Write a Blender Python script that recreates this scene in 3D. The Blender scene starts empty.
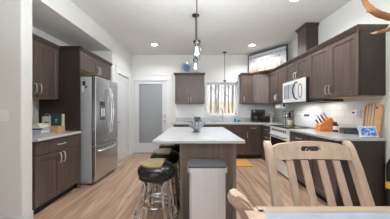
import bpy, bmesh, math, random
from mathutils import Vector, Matrix
random.seed(4)
PI = math.pi
SC = bpy.context.scene
COL = SC.collection

# ------------------------------------------------------------------ camera, world, lights, exposure
FPX = 178.0                       # focal length in pixels of a 390 px wide frame
EYE = 1.21
cd = bpy.data.cameras.new('camera'); cam = bpy.data.objects.new('camera', cd); COL.objects.link(cam)
cam.location = (0, 0, EYE); cam.rotation_euler = (PI/2, 0, 0)
cd.sensor_width = 36; cd.lens = FPX/390*36; cd.clip_start = 0.02; cd.clip_end = 300
cd.shift_y = 0.5/390
SC.camera = cam

world = bpy.data.worlds.new('world'); SC.world = world; world.use_nodes = True
wn = world.node_tree.nodes; wl = world.node_tree.links
bg = wn['Background']
tc = wn.new('ShaderNodeTexCoord'); sx = wn.new('ShaderNodeSeparateXYZ'); rmp = wn.new('ShaderNodeValToRGB')
wl.new(tc.outputs['Generated'], sx.inputs[0]); wl.new(sx.outputs['Z'], rmp.inputs[0]); wl.new(rmp.outputs[0], bg.inputs[0])
rmp.color_ramp.elements[0].position = 0.0; rmp.color_ramp.elements[0].color = (0.95, 0.97, 1.0, 1)
rmp.color_ramp.elements[1].position = 0.55; rmp.color_ramp.elements[1].color = (0.50, 0.70, 1.0, 1)
bg.inputs[1].default_value = 0.68

def light(name, kind, loc, rot, energy, color=(1, 1, 1), **kw):
    l = bpy.data.lights.new(name, kind); o = bpy.data.objects.new(name, l); COL.objects.link(o)
    o.location = loc; o.rotation_euler = rot; l.energy = energy; l.color = color
    for k, v in kw.items(): setattr(l, k, v)
    return o
# sun for the woods outside (comes steeply over the roof from the camera's side)
light('sun', 'SUN', (0, -5, 20), (math.radians(32), math.radians(10), 0), 2.2, (1.0, 0.95, 0.88), angle=0.02)
# daylight of the dining room's patio opening behind the camera
light('daylight_rear', 'AREA', (-0.5, -2.62, 1.1), (PI/2, 0, 0), 1.5, (1.0, 0.985, 0.96), shape='RECTANGLE', size=3.4, size_y=2.2)
# added unseen fill aimed up at the ceiling, like a bounced flash
light('ceiling_fill', 'AREA', (0.1, 0.75, 2.0), (math.radians(160), 0, 0), 46, (0.90, 0.965, 1.0), shape='DISK', size=0.7)
vs = SC.view_settings
vs.view_transform = 'Standard'; vs.look = 'None'; vs.gamma = 1.0; vs.use_curve_mapping = False
vs.exposure = 1.12

# ------------------------------------------------------------------ measures
H = 2.755; HN = 2.456             # kitchen ceiling, fridge nook ceiling
W = 2.2; WL = -1.755; XN = -2.415; D = 5.0
CT = 0.889; CB = 0.855            # worktop top and underside
UB = 1.379; UT = 2.13; UC = 2.185 # wall cabinets: bottom, top, top of crown
def PX(px, y): return (px-195)*y/FPX
def PZ(py, y): return EYE+(110-py)*y/FPX

# ------------------------------------------------------------------ materials
def mat(name, color, rough=0.5, metal=0.0, var=0.0, scale=(6, 6, 6), emit=None, spec=0.5, bump=0.0, detail=3.0, color2=None, coat=0.0, trans=0.0):
    m = bpy.data.materials.new(name); m.use_nodes = True
    n = m.node_tree.nodes; l = m.node_tree.links; b = n['Principled BSDF']
    c = tuple(color)+(1,)
    b.inputs['Base Color'].default_value = c
    b.inputs['Roughness'].default_value = rough; b.inputs['Metallic'].default_value = metal
    b.inputs['Specular IOR Level'].default_value = spec
    b.inputs['Coat Weight'].default_value = coat
    b.inputs['Transmission Weight'].default_value = trans
    if emit:
        b.inputs['Emission Color'].default_value = tuple(emit[0])+(1,); b.inputs['Emission Strength'].default_value = emit[1]
    if var or bump or color2:
        t = n.new('ShaderNodeTexCoord'); mp = n.new('ShaderNodeMapping'); mp.inputs['Scale'].default_value = scale
        nz = n.new('ShaderNodeTexNoise'); nz.inputs['Scale'].default_value = 1.0; nz.inputs['Detail'].default_value = detail
        l.new(t.outputs['Object'], mp.inputs[0]); l.new(mp.outputs[0], nz.inputs['Vector'])
        rp = n.new('ShaderNodeValToRGB'); l.new(nz.outputs[0], rp.inputs[0])
        rp.color_ramp.elements[0].position = 0.3; rp.color_ramp.elements[1].position = 0.7
        lo = color2 if color2 else tuple(x*(1-var) for x in color)
        hi = color if color2 else tuple(min(1, x*(1+var)) for x in color)
        rp.color_ramp.elements[0].color = tuple(lo)+(1,); rp.color_ramp.elements[1].color = tuple(hi)+(1,)
        l.new(rp.outputs[0], b.inputs['Base Color'])
        if bump:
            bp = n.new('ShaderNodeBump'); bp.inputs['Strength'].default_value = bump; bp.inputs['Distance'].default_value = 0.01
            l.new(nz.outputs[0], bp.inputs['Height']); l.new(bp.outputs[0], b.inputs['Normal'])
    return m
def clear_glass(name, tint=(0.96, 0.98, 1.0), refl=0.12):
    m = bpy.data.materials.new(name); m.use_nodes = True
    n = m.node_tree.nodes; l = m.node_tree.links
    n.remove(n['Principled BSDF']); out = n['Material Output']
    tr = n.new('ShaderNodeBsdfTransparent'); tr.inputs[0].default_value = tuple(tint)+(1,)
    gl = n.new('ShaderNodeBsdfGlossy'); gl.inputs['Roughness'].default_value = 0.03
    lw = n.new('ShaderNodeLayerWeight'); lw.inputs[0].default_value = refl
    mx = n.new('ShaderNodeMixShader')
    l.new(lw.outputs['Facing'], mx.inputs[0]); l.new(tr.outputs[0], mx.inputs[1]); l.new(gl.outputs[0], mx.inputs[2])
    l.new(mx.outputs[0], out.inputs[0])
    return m

M = {}
M['wall'] = mat('warm white wall paint', (0.74, 0.73, 0.70), 0.8, var=0.012, scale=(3, 3, 3), spec=0.2)
M['ceiling'] = mat('ceiling paint', (0.74, 0.735, 0.715), 0.9, var=0.02, scale=(8, 8, 8), spec=0.1, bump=0.08)
M['trim'] = mat('white trim paint', (0.74, 0.74, 0.74), 0.35)
M['door'] = mat('white door paint', (0.69, 0.69, 0.70), 0.35)
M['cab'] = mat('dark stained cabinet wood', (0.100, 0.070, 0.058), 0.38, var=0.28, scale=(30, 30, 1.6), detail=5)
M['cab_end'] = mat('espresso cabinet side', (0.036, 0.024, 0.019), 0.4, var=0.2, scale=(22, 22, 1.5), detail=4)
M['island'] = mat('weathered brown island panel', (0.150, 0.110, 0.088), 0.45, var=0.25, scale=(34, 34, 1.3), detail=6)
M['trimwood'] = mat('grey brown corner trim', (0.19, 0.155, 0.13), 0.4, var=0.15, scale=(30, 30, 2))
M['toe'] = mat('black toe kick', (0.012, 0.010, 0.010), 0.6)
M['rawwood'] = mat('bare wood underside', (0.55, 0.38, 0.22), 0.6, var=0.12, scale=(3, 18, 18))
M['quartz'] = mat('white quartz', (0.53, 0.53, 0.53), 0.14, var=0.035, scale=(5, 5, 5), detail=8)
M['nickel'] = mat('brushed nickel', (0.72, 0.70, 0.67), 0.28, 1.0)
M['chrome'] = mat('chrome', (0.80, 0.80, 0.81), 0.09, 1.0)
M['steel'] = mat('brushed stainless steel', (0.60, 0.61, 0.62), 0.27, 1.0, var=0.06, scale=(2, 2, 90))
M['steel_can'] = mat('brushed bin steel', (0.80, 0.83, 0.87), 0.40, 0.55, var=0.04, scale=(40, 40, 0.8))
M['fridge_side'] = mat('grey fridge case', (0.42, 0.43, 0.44), 0.4)
M['black'] = mat('black plastic', (0.015, 0.015, 0.016), 0.35)
M['blackglass'] = mat('black glass', (0.012, 0.012, 0.014), 0.06)
M['darkgrey'] = mat('dark grey plastic', (0.07, 0.07, 0.075), 0.45)
M['bronze'] = mat('dark bronze metal', (0.06, 0.055, 0.05), 0.35, 0.8)
M['vinyl'] = mat('black vinyl', (0.012, 0.013, 0.015), 0.2, spec=0.6)
M['tan_reflection'] = mat('painted tan reflection', (0.33, 0.23, 0.10), 0.3, var=0.25, scale=(12, 12, 12))  # reflection on the black stool seats, put into colour
M['white'] = mat('white plastic', (0.82, 0.82, 0.81), 0.35)
M['paper'] = mat('white paper', (0.82, 0.82, 0.80), 0.8)
M['chairwood'] = mat('whitewashed oak', (0.54, 0.395, 0.295), 0.42, var=0.13, scale=(24, 24, 3), detail=5)
M['tablewood'] = mat('pale oak table edge', (0.45, 0.33, 0.24), 0.35, var=0.1, scale=(2.5, 22, 22), detail=5)
M['inset'] = mat('blue grey table inset', (0.36, 0.40, 0.48), 0.25, var=0.06, scale=(9, 9, 9))
M['glass'] = clear_glass('clear glass')
M['jarglass'] = clear_glass('pendant jar glass', (0.97, 0.985, 1.0), 0.12)
M['bowlglass'] = clear_glass('cut glass', (0.62, 0.66, 0.70), 0.45)
M['bulb'] = mat('frosted bulb', (0.9, 0.9, 0.88), 0.4, emit=((1, 0.95, 0.88), 0.7))
M['led'] = mat('downlight lens', (1, 1, 1), 0.4, emit=((1, 0.97, 0.92), 14))
M['blind'] = mat('grey blind slats', (0.50, 0.475, 0.45), 0.6)
M['teal'] = mat('dark teal book cloth', (0.020, 0.075, 0.085), 0.6, var=0.2)
M['gold'] = mat('gold print', (0.55, 0.42, 0.18), 0.4)
M['orangewood'] = mat('orange beech wood', (0.72, 0.25, 0.06), 0.4, var=0.15, scale=(6, 30, 30))
M['boxorange'] = mat('orange pine box', (0.76, 0.40, 0.19), 0.5, var=0.15, scale=(4, 30, 30))
M['cream'] = mat('cream paper', (0.78, 0.73, 0.60), 0.7)
M['lilac'] = mat('lilac paper', (0.56, 0.54, 0.72), 0.6)
M['yellowp'] = mat('pale yellow cover', (0.72, 0.68, 0.30), 0.5)
M['yellow'] = mat('yellow plastic', (0.85, 0.60, 0.04), 0.4)
M['lime'] = mat('yellow green felt', (0.58, 0.62, 0.10), 0.8)
M['navy'] = mat('dark navy cover', (0.04, 0.05, 0.11), 0.5)
M['purple'] = mat('plum glaze', (0.22, 0.06, 0.20), 0.3)
M['blue'] = mat('blue soap', (0.02, 0.12, 0.50), 0.2)
M['green'] = mat('green scrub pad', (0.05, 0.20, 0.10), 0.8)
M['paleblue'] = mat('pale blue glaze', (0.17, 0.40, 0.78), 0.15, var=0.25, scale=(9, 9, 9))
M['clearrim'] = mat('pearly glass rim', (0.46, 0.52, 0.56), 0.12)
M['maple'] = mat('maple strip', (0.72, 0.47, 0.28), 0.45, var=0.1, scale=(30, 30, 3))
M['walnut'] = mat('walnut strip', (0.30, 0.12, 0.05), 0.45, var=0.2, scale=(30, 30, 3))
M['pink'] = mat('purpleheart strip', (0.45, 0.27, 0.27), 0.45, var=0.15, scale=(30, 30, 3))
M['brownbottle'] = mat('brown bottle', (0.05, 0.015, 0.02), 0.15)
M['bladesteel'] = mat('handle steel', (0.55, 0.56, 0.58), 0.25, 1.0)
M['handleblue'] = mat('blue knife handle', (0.05, 0.09, 0.30), 0.35)
M['antler'] = mat('antler', (0.28, 0.095, 0.03), 0.4, color2=(0.50, 0.25, 0.10), scale=(10, 10, 10), bump=0.3, var=0.1)
M['antlertip'] = mat('pale antler tip', (0.80, 0.66, 0.48), 0.45)
M['matmat'] = mat('orange tan mat', (0.62, 0.30, 0.08), 0.85, var=0.12, scale=(40, 40, 40))
M['signpaper'] = mat('sign board white', (0.55, 0.56, 0.57), 0.6)
M['signink'] = mat('slate blue ink', (0.06, 0.09, 0.17), 0.6)
M['signtree'] = mat('brown grey print', (0.26, 0.18, 0.12), 0.7, color2=(0.42, 0.36, 0.29), scale=(6, 6, 6), var=0.1)
M['signframe'] = mat('black brown frame', (0.025, 0.016, 0.012), 0.45)
M['leaflitter'] = mat('leaf litter', (0.62, 0.47, 0.27), 0.95, color2=(0.42, 0.32, 0.19), scale=(0.5, 0.5, 0.5), detail=6, var=0.1)
M['bark'] = mat('pale bark', (0.34, 0.30, 0.26), 0.9, color2=(0.16, 0.13, 0.11), scale=(4, 4, 1.2), var=0.1)
M['brush'] = mat('dry brush', (0.55, 0.40, 0.20), 0.95, color2=(0.36, 0.26, 0.14), scale=(5, 5, 5), var=0.1)
M['utensil'] = mat('jar beige', (0.55, 0.47, 0.36), 0.5)

def floor_material():
    m = bpy.data.materials.new('oak plank floor'); m.use_nodes = True
    n = m.node_tree.nodes; l = m.node_tree.links; b = n['Principled BSDF']
    t = n.new('ShaderNodeTexCoord'); mp = n.new('ShaderNodeMapping'); mp.inputs['Rotation'].default_value = (0, 0, PI/2)
    l.new(t.outputs['Object'], mp.inputs[0])
    br = n.new('ShaderNodeTexBrick'); l.new(mp.outputs[0], br.inputs['Vector'])
    br.inputs['Scale'].default_value = 1.0; br.inputs['Brick Width'].default_value = 1.25; br.inputs['Row Height'].default_value = 0.15
    br.inputs['Mortar Size'].default_value = 0.0025; br.inputs['Mortar Smooth'].default_value = 0.3; br.offset = 0.37
    br.inputs['Color1'].default_value = (0.58, 0.41, 0.30, 1); br.inputs['Color2'].default_value = (0.47, 0.315, 0.22, 1)
    br.inputs['Mortar'].default_value = (0.26, 0.16, 0.11, 1)
    mg = n.new('ShaderNodeMapping'); mg.inputs['Scale'].default_value = (14, 1.1, 1)
    l.new(t.outputs['Object'], mg.inputs[0])
    nz = n.new('ShaderNodeTexNoise'); nz.inputs['Scale'].default_value = 1.0; nz.inputs['Detail'].default_value = 7; nz.inputs['Distortion'].default_value = 1.0
    l.new(mg.outputs[0], nz.inputs['Vector'])
    rp = n.new('ShaderNodeValToRGB'); l.new(nz.outputs[0], rp.inputs[0])
    rp.color_ramp.elements[0].position = 0.32; rp.color_ramp.elements[0].color = (0.66, 0.60, 0.56, 1)
    rp.color_ramp.elements[1].position = 0.68; rp.color_ramp.elements[1].color = (1.14, 1.12, 1.10, 1)
    mx = n.new('ShaderNodeMixRGB'); mx.blend_type = 'MULTIPLY'; mx.inputs[0].default_value = 1
    l.new(br.outputs[0], mx.inputs[1]); l.new(rp.outputs[0], mx.inputs[2]); l.new(mx.outputs[0], b.inputs['Base Color'])
    b.inputs['Roughness'].default_value = 0.27
    return m
M['floor'] = floor_material()

def tile_material():
    m = bpy.data.materials.new('white subway tile'); m.use_nodes = True
    n = m.node_tree.nodes; l = m.node_tree.links; b = n['Principled BSDF']
    t = n.new('ShaderNodeTexCoord'); sp = n.new('ShaderNodeSeparateXYZ'); ad = n.new('ShaderNodeMath'); ad.operation = 'ADD'; cb = n.new('ShaderNodeCombineXYZ')
    l.new(t.outputs['Object'], sp.inputs[0]); l.new(sp.outputs['X'], ad.inputs[0]); l.new(sp.outputs['Y'], ad.inputs[1])
    l.new(ad.outputs[0], cb.inputs['X']); l.new(sp.outputs['Z'], cb.inputs['Y'])
    br = n.new('ShaderNodeTexBrick'); br.inputs['Scale'].default_value = 1.0; br.inputs['Brick Width'].default_value = 0.30; br.inputs['Row Height'].default_value = 0.10
    br.inputs['Mortar Size'].default_value = 0.003
    br.inputs['Color1'].default_value = (0.84, 0.84, 0.82, 1); br.inputs['Color2'].default_value = (0.80, 0.80, 0.78, 1); br.inputs['Mortar'].default_value = (0.66, 0.65, 0.63, 1)
    l.new(cb.outputs[0], br.inputs['Vector']); l.new(br.outputs[0], b.inputs['Base Color']); b.inputs['Roughness'].default_value = 0.3
    return m
M['tile'] = tile_material()
def screen_material():
    m = bpy.data.materials.new('blue display'); m.use_nodes = True
    n = m.node_tree.nodes; l = m.node_tree.links; b = n['Principled BSDF']
    t = n.new('ShaderNodeTexCoord'); v = n.new('ShaderNodeTexNoise'); v.inputs['Scale'].default_value = 38
    l.new(t.outputs['Object'], v.inputs['Vector'])
    rp = n.new('ShaderNodeValToRGB'); l.new(v.outputs[0], rp.inputs[0])
    rp.color_ramp.elements[0].position = 0.42; rp.color_ramp.elements[0].color = (0.01, 0.05, 0.22, 1)
    rp.color_ramp.elements[1].position = 0.66; rp.color_ramp.elements[1].color = (0.35, 0.60, 0.95, 1)
    b.inputs['Base Color'].default_value = (0.01, 0.01, 0.02, 1); b.inputs['Roughness'].default_value = 0.1
    l.new(rp.outputs[0], b.inputs['Emission Color']); b.inputs['Emission Strength'].default_value = 0.6
    return m
M['screen'] = screen_material()
M['lcd'] = mat('lit display', (0.03, 0.05, 0.06), 0.15, emit=((0.25, 0.45, 0.55), 0.04))
M['vent'] = mat('dark slots', (0.04, 0.04, 0.045), 0.5)

# ------------------------------------------------------------------ mesh helpers
class MB:
    def __init__(s): s.bm = bmesh.new()
    def box(s, x0, x1, y0, y1, z0, z1, bev=0.0, seg=1):
        b = bmesh.new()
        v = [b.verts.new((x, y, z)) for x in (x0, x1) for y in (y0, y1) for z in (z0, z1)]
        for f in ((0, 1, 3, 2), (4, 6, 7, 5), (0, 4, 5, 1), (2, 3, 7, 6), (0, 2, 6, 4), (1, 5, 7, 3)):
            b.faces.new([v[i] for i in f])
        if bev: bmesh.ops.bevel(b, geom=b.edges[:], offset=bev, segments=seg, affect='EDGES', profile=0.5)
        return s.merge(b)
    def merge(s, b, mtx=None):
        if mtx: b.transform(mtx)
        bmesh.ops.recalc_face_normals(b, faces=b.faces[:])
        me = bpy.data.meshes.new('t'); b.to_mesh(me); b.free(); s.bm.from_mesh(me); bpy.data.meshes.remove(me)
        return s
    def prism(s, pts, z0, z1, axis='z', mtx=None):
        """polygon pts (a, b) pushed from z0 to z1 along axis; axis y: (x, z) outline, axis x: (y, z) outline"""
        def P(a, b, c):
            return (a, b, c) if axis == 'z' else ((a, c, b) if axis == 'y' else (c, a, b))
        b = bmesh.new()
        lo = [b.verts.new(P(p[0], p[1], z0)) for p in pts]; hi = [b.verts.new(P(p[0], p[1], z1)) for p in pts]
        k = len(pts)
        b.faces.new(lo); b.faces.new(hi)
        for i in range(k): b.faces.new((lo[i], lo[(i+1) % k], hi[(i+1) % k], hi[i]))
        return s.merge(b, mtx)
    def frustum(s, r0, z0, r1, z1):
        """r = (x0, x1, y0, y1) rectangles"""
        b = bmesh.new()
        def R(r, z): return [b.verts.new(p) for p in ((r[0], r[2], z), (r[1], r[2], z), (r[1], r[3], z), (r[0], r[3], z))]
        a, c = R(r0, z0), R(r1, z1)
        b.faces.new(a); b.faces.new(c)
        for i in range(4): b.faces.new((a[i], a[(i+1) % 4], c[(i+1) % 4], c[i]))
        return s.merge(b)
    def tube(s, pts, r, seg=8, closed=False):
        P = [Vector(p) for p in pts]; k = len(P)
        R = r if isinstance(r, (list, tuple)) else [r]*k
        b = bmesh.new(); rings = []; n0 = None
        for i, p in enumerate(P):
            if closed: t = P[(i+1) % k]-P[i-1]
            else: t = P[min(i+1, k-1)]-P[max(i-1, 0)]
            t.normalize()
            if n0 is None:
                n0 = t.cross(Vector((0, 0, 1)))
                if n0.length < 1e-3: n0 = t.cross(Vector((1, 0, 0)))
            n0 = n0-t*n0.dot(t); n0.normalize(); m = t.cross(n0)
            rings.append([b.verts.new(p+(n0*math.cos(2*PI*j/seg)+m*math.sin(2*PI*j/seg))*R[i]) for j in range(seg)])
        for i in range(k if closed else k-1):
            a, c = rings[i], rings[(i+1) % k]
            for j in range(seg): b.faces.new((a[j], a[(j+1) % seg], c[(j+1) % seg], c[j]))
        if not closed: b.faces.new(rings[0]); b.faces.new(rings[-1])
        return s.merge(b)
    def lathe(s, prof, c=(0, 0, 0), seg=28, mtx=None):
        """prof: (r, z) from bottom to top"""
        b = bmesh.new(); rings = []
        for r, z in prof:
            rings.append([b.verts.new((r*math.cos(2*PI*j/seg), r*math.sin(2*PI*j/seg), z)) for j in range(seg)] if r > 1e-5 else [b.verts.new((0, 0, z))])
        for a, d in zip(rings, rings[1:]):
            if len(a) == 1 and len(d) == 1: continue
            for j in range(seg):
                k = (j+1) % seg
                if len(a) == 1: b.faces.new((a[0], d[k], d[j]))
                elif len(d) == 1: b.faces.new((a[j], a[k], d[0]))
                else: b.faces.new((a[j], a[k], d[k], d[j]))
        if len(rings[0]) > 1: b.faces.new(rings[0])
        if len(rings[-1]) > 1: b.faces.new(rings[-1])
        return s.merge(b, (mtx or Matrix()) if not any(c) else Matrix.Translation(c) @ (mtx or Matrix()))
    def warp(s, fn):
        for v in s.bm.verts: v.co = fn(v.co)
        return s
    def build(s, name, m, parent=None, smooth=False, sub=0, kind=None):
        me = bpy.data.meshes.new(name); s.bm.to_mesh(me); s.bm.free()
        for mm in (m if isinstance(m, (list, tuple)) else [m]): me.materials.append(mm)
        o = bpy.data.objects.new(name, me); COL.objects.link(o)
        if parent: o.parent = parent
        if smooth:
            for p in me.polygons: p.use_smooth = True
            e = o.modifiers.new('split', 'EDGE_SPLIT'); e.split_angle = math.radians(40)
        if sub:
            q = o.modifiers.new('sub', 'SUBSURF'); q.levels = sub; q.render_levels = sub
        if kind: o['kind'] = kind
        return o

def tag(o, label, cat, group=None, kind=None):
    o['label'] = label; o['category'] = cat
    if group: o['group'] = group
    if kind: o['kind'] = kind
    return o
def thing(name, label, cat, loc=(0, 0, 0), rz=0.0, group=None, kind=None):
    o = bpy.data.objects.new(name, None); COL.objects.link(o); o.empty_display_size = 0.05
    o.location = loc; o.rotation_euler = (0, 0, rz)
    return tag(o, label, cat, group, kind)
def dup(o, parent=None, loc=None, rz=None, label=None):
    c = o.copy(); COL.objects.link(c)
    if parent: c.parent = parent
    if loc is not None: c.location = loc
    if rz is not None: c.rotation_euler = (0, 0, rz)
    if label: c['label'] = label
    for ch in [x for x in bpy.data.objects if x.parent == o]: dup(ch, c)
    return c
def struct(name, mb, m, label, cat): return tag(mb.build(name, m), label, cat, None, 'structure')

# ------------------------------------------------------------------ the room
YB = -2.6
struct('floor', MB().box(-4.2, W+0.12, YB, D+0.12, -0.06, 0.0), M['floor'], 'light tan wood plank floor running through the kitchen', 'floor')
c = MB(); c.box(WL-0.0, W+0.12, 1.97, D+0.12, H, H+0.08); c.box(-4.2, W+0.12, YB, 1.97, H, H+0.08)
struct('ceiling', c, M['ceiling'], 'flat white main kitchen ceiling with recessed lights', 'ceiling')
struct('ceiling_nook', MB().box(XN-0.1, WL-0.102, 1.97, 3.77, HN, HN+0.08), M['ceiling'], 'lowered ceiling over the refrigerator nook', 'ceiling')
struct('wall_header', MB().box(WL-0.1, WL-0.001, 1.97, 3.769, HN, H+0.04), M['wall'], 'white header beam along the opening of the refrigerator nook', 'wall')
struct('wall_nook', MB().box(XN-0.1, XN, 1.97, 3.87, 0, HN), M['wall'], 'white wall behind the left cabinets and refrigerator', 'wall')
struct('wall_right', MB().box(W, W+0.12, YB, D+0.12, 0, H), M['wall'], 'warm white right wall behind the range and antler light', 'wall')
w = MB(); w.box(-4.2, -2.3, YB-0.12, YB, 0, H); w.box(1.3, W+0.12, YB-0.12, YB, 0, H); w.box(-2.3, 1.3, YB-0.12, YB, 2.2, H)
struct('wall_rear', w, M['wall'], 'dining room wall with a wide patio opening behind the camera', 'wall')
struct('wall_dining', MB().box(-4.32, -4.2, YB, 1.97, 0, H), M['wall'], 'dining room side wall to the left of the camera', 'wall')
# partition whose rounded end closes the picture on the left
p = MB(); r = 0.018
pts = [(-4.2, 1.85), (WL-0.045-r, 1.85)]
XE = WL-0.045
for k in range(1, 6):
    a = -PI/2+k*PI/12; pts.append((XE-r+r*math.cos(a), 1.85+r+r*math.sin(a)))
pts += [(XE, 1.969), (-4.2, 1.969)]
p.prism(pts, 0, H)
struct('wall_partition', p, M['wall'], 'white wall end with rounded corner at the left edge, carrying the light switch', 'wall')
# left wall with pantry door opening
PY0, PY1 = 4.03, 4.69
w = MB(); w.box(XN, WL, 3.77, 3.87, 0, H); w.box(WL-0.1, WL, 3.87, PY0, 0, H); w.box(WL-0.1, WL, PY1, D, 0, H); w.box(WL-0.1, WL, PY0, PY1, 2.05, H)
struct('wall_left', w, M['wall'], 'white wall holding the panelled pantry door past the refrigerator', 'wall')
# back wall with door and window openings
DX0, DX1, DT = -1.712, -0.79, 2.035
WX0, WX1, WZ0, WZ1 = 0.335, 1.20, 1.065, 1.985
w = MB()
w.box(WL-0.1, DX0, D, D+0.12, 0, H); w.box(DX0, DX1, D, D+0.12, DT, H); w.box(DX1, WX0, D, D+0.12, 0, H)
w.box(WX0, WX1, D, D+0.12, 0, WZ0); w.box(WX0, WX1, D, D+0.12, WZ1, H); w.box(WX1, W, D, D+0.12, 0, H)
struct('wall_back', w, M['wall'], 'warm white far wall with the glazed door and the sink window', 'wall')
b = MB(); b.box(WL+0.001, WL+0.014, 3.80, PY0-0.1, 0, 0.1); b.box(WL+0.001, WL+0.014, PY1+0.09, D-0.001, 0, 0.1)
struct('baseboard_left', b, M['trim'], 'white baseboard beside the pantry door', 'baseboard')
struct('baseboard_back', MB().box(DX1+0.135, -0.54, D-0.014, D-0.001, 0, 0.1), M['trim'], 'short white baseboard between glazed door and base cabinets', 'baseboard')
b = MB(); b.box(XE+0.001, XE+0.013, 1.86, 1.968, 0, 0.1); b.box(-4.1, XE, 1.836, 1.849, 0, 0.1)
struct('baseboard_partition', b, M['trim'], 'white baseboard around the partition end', 'baseboard')

m = MB(); m.box(-0.54, WX0-0.06, D-0.0065, D-0.0005, CT+0.106, UB-0.002); m.box(WX0-0.06, WX1+0.05, D-0.0065, D-0.0005, CT+0.106, WZ0-0.072); m.box(WX1+0.05, W-0.008, D-0.0065, D-0.0005, CT+0.106, UB-0.002)
m.box(W-0.007, W-0.0005, 2.05, D-0.007, CT+0.106, UB-0.05)
struct('trim_5', m, M['tile'], 'white tile backsplash along the far and right counters', 'backsplash')
# back door
def casing(name, x0, x1, zt, y, cw, label, right=True):
    t = MB()
    t.box(x0-min(cw, 0.04), x0, y-0.018, y-0.001, 0, zt); t.box(x1, x1+cw, y-0.018, y-0.001, 0, zt)
    t.box(x0-0.042, x1+cw+0.02, y-0.022, y-0.001, zt, zt+0.14); t.box(x0-0.042, x1+cw+0.03, y-0.032, y-0.001, zt+0.14, zt+0.165)
    return struct(name, t, M['trim'], label, 'door trim')
casing('trim_1', DX0, DX1, DT, D, 0.115, 'white craftsman casing around the glazed back door')
d = thing('door_1', 'white back door with a full glass lite and closed grey blinds', 'door', (DX0, D+0.01, 0), kind='structure')
dw = DX1-DX0
GX0, GX1, GZ0, GZ1 = 0.125, 0.80, 0.27, 1.955
m = MB(); m.box(0.003, GX0, 0, 0.045, 0.012, DT-0.003); m.box(GX1, dw-0.003, 0, 0.045, 0.012, DT-0.003)
m.box(GX0, GX1, 0, 0.045, 0.012, GZ0); m.box(GX0, GX1, 0, 0.045, GZ1, DT-0.003)
for a in ((GX0-0.02, GX0+0.012, GZ0-0.02, GZ1+0.02), (GX1-0.012, GX1+0.02, GZ0-0.02, GZ1+0.02)): m.box(a[0], a[1], -0.008, 0, a[2], a[3])
for a in ((GZ0-0.02, GZ0+0.012), (GZ1-0.012, GZ1+0.02)): m.box(GX0, GX1, -0.008, 0, a[0], a[1])
m.build('door_slab', M['door'], d)
MB().box(GX0, GX1, 0.006, 0.010, GZ0, GZ1).build('glass_pane', M['glass'], d)
m = MB()
nz = 66
for k in range(nz):
    z = GZ0+0.012+(GZ1-GZ0-0.02)*k/nz
    m.prism([(0.016, z), (0.019, z-0.001), (0.030, z+0.026), (0.027, z+0.027)], GX0+0.004, GX1-0.004, 'x')
m.build('blind_slats', M['blind'], d)
MB().box(GX0, GX1, 0.036, 0.042, GZ0, GZ1).build('outer_pane', M['fridge_side'], d)
for z in (0.30, 1.07, 1.82):
    MB().box(-0.012, 0.02, -0.012, -0.001, z-0.05, z+0.05, 0.003).build('hinge', M['nickel'], d)
k = MB(); k.lathe([(0.032, 0), (0.032, 0.012), (0.02, 0.02), (0.012, 0.022), (0.012, 0.04), (0.026, 0.052), (0.027, 0.064), (0.016, 0.072), (0, 0.073)], (dw-0.062, 0, 0.92), 18, Matrix.Rotation(PI/2, 4, 'X'))
k.build('door_knob', M['nickel'], d, True)
k = MB(); k.lathe([(0.033, 0), (0.033, 0.014), (0.024, 0.022), (0, 0.023)], (dw-0.062, 0, 1.065), 18, Matrix.Rotation(PI/2, 4, 'X')); k.box(dw-0.068, dw-0.056, -0.04, -0.02, 1.05, 1.08, 0.003)
k.build('deadbolt', M['nickel'], d, True)
struct('trim_2', MB().box(DX0, DX1, D-0.005, D+0.12, -0.002, 0.0115), M['bronze'], 'dark metal threshold under the glazed back door', 'threshold')

# pantry door
t = MB(); x = WL
t.box(x+0.001, x+0.018, PY0-0.09, PY0, 0, 2.05); t.box(x+0.001, x+0.018, PY1, PY1+0.085, 0, 2.05)
t.box(x+0.001, x+0.022, PY0-0.105, PY1+0.1, 2.05, 2.185); t.box(x+0.001, x+0.034, PY0-0.115, PY1+0.11, 2.185, 2.21)
struct('trim_3', t, M['trim'], 'white craftsman casing around the pantry door', 'door trim')
d = thing('door_2', 'white two panel pantry door beside the refrigerator', 'door', (WL-0.016, PY0, 0), PI/2, kind='structure')
dw = PY1-PY0
m = MB(); m.box(0.003, dw-0.003, 0.010, 0.036, 0.01, 2.045)
for a in ((0.003, 0.11), (dw-0.11, dw-0.003)): m.box(a[0], a[1], 0, 0.012, 0.01, 2.045, 0.003)
for a in ((0.01, 0.22), (0.95, 1.08), (1.93, 2.045)): m.box(0.11, dw-0.11, 0, 0.012, a[0], a[1], 0.003)
m.build('door_slab', M['door'], d)
for z in (0.30, 1.10, 1.84): MB().box(dw-0.014, dw+0.012, -0.03, -0.001, z-0.05, z+0.05, 0.003).build('hinge', M['nickel'], d)
k = MB(); k.lathe([(0.032, 0), (0.032, 0.012), (0.012, 0.02), (0.012, 0.035), (0.026, 0.045), (0.026, 0.056), (0, 0.062)], (0.06, 0, 0.93), 16, Matrix.Rotation(PI/2, 4, 'X'))
k.build('door_knob', M['nickel'], d, True)

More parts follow.
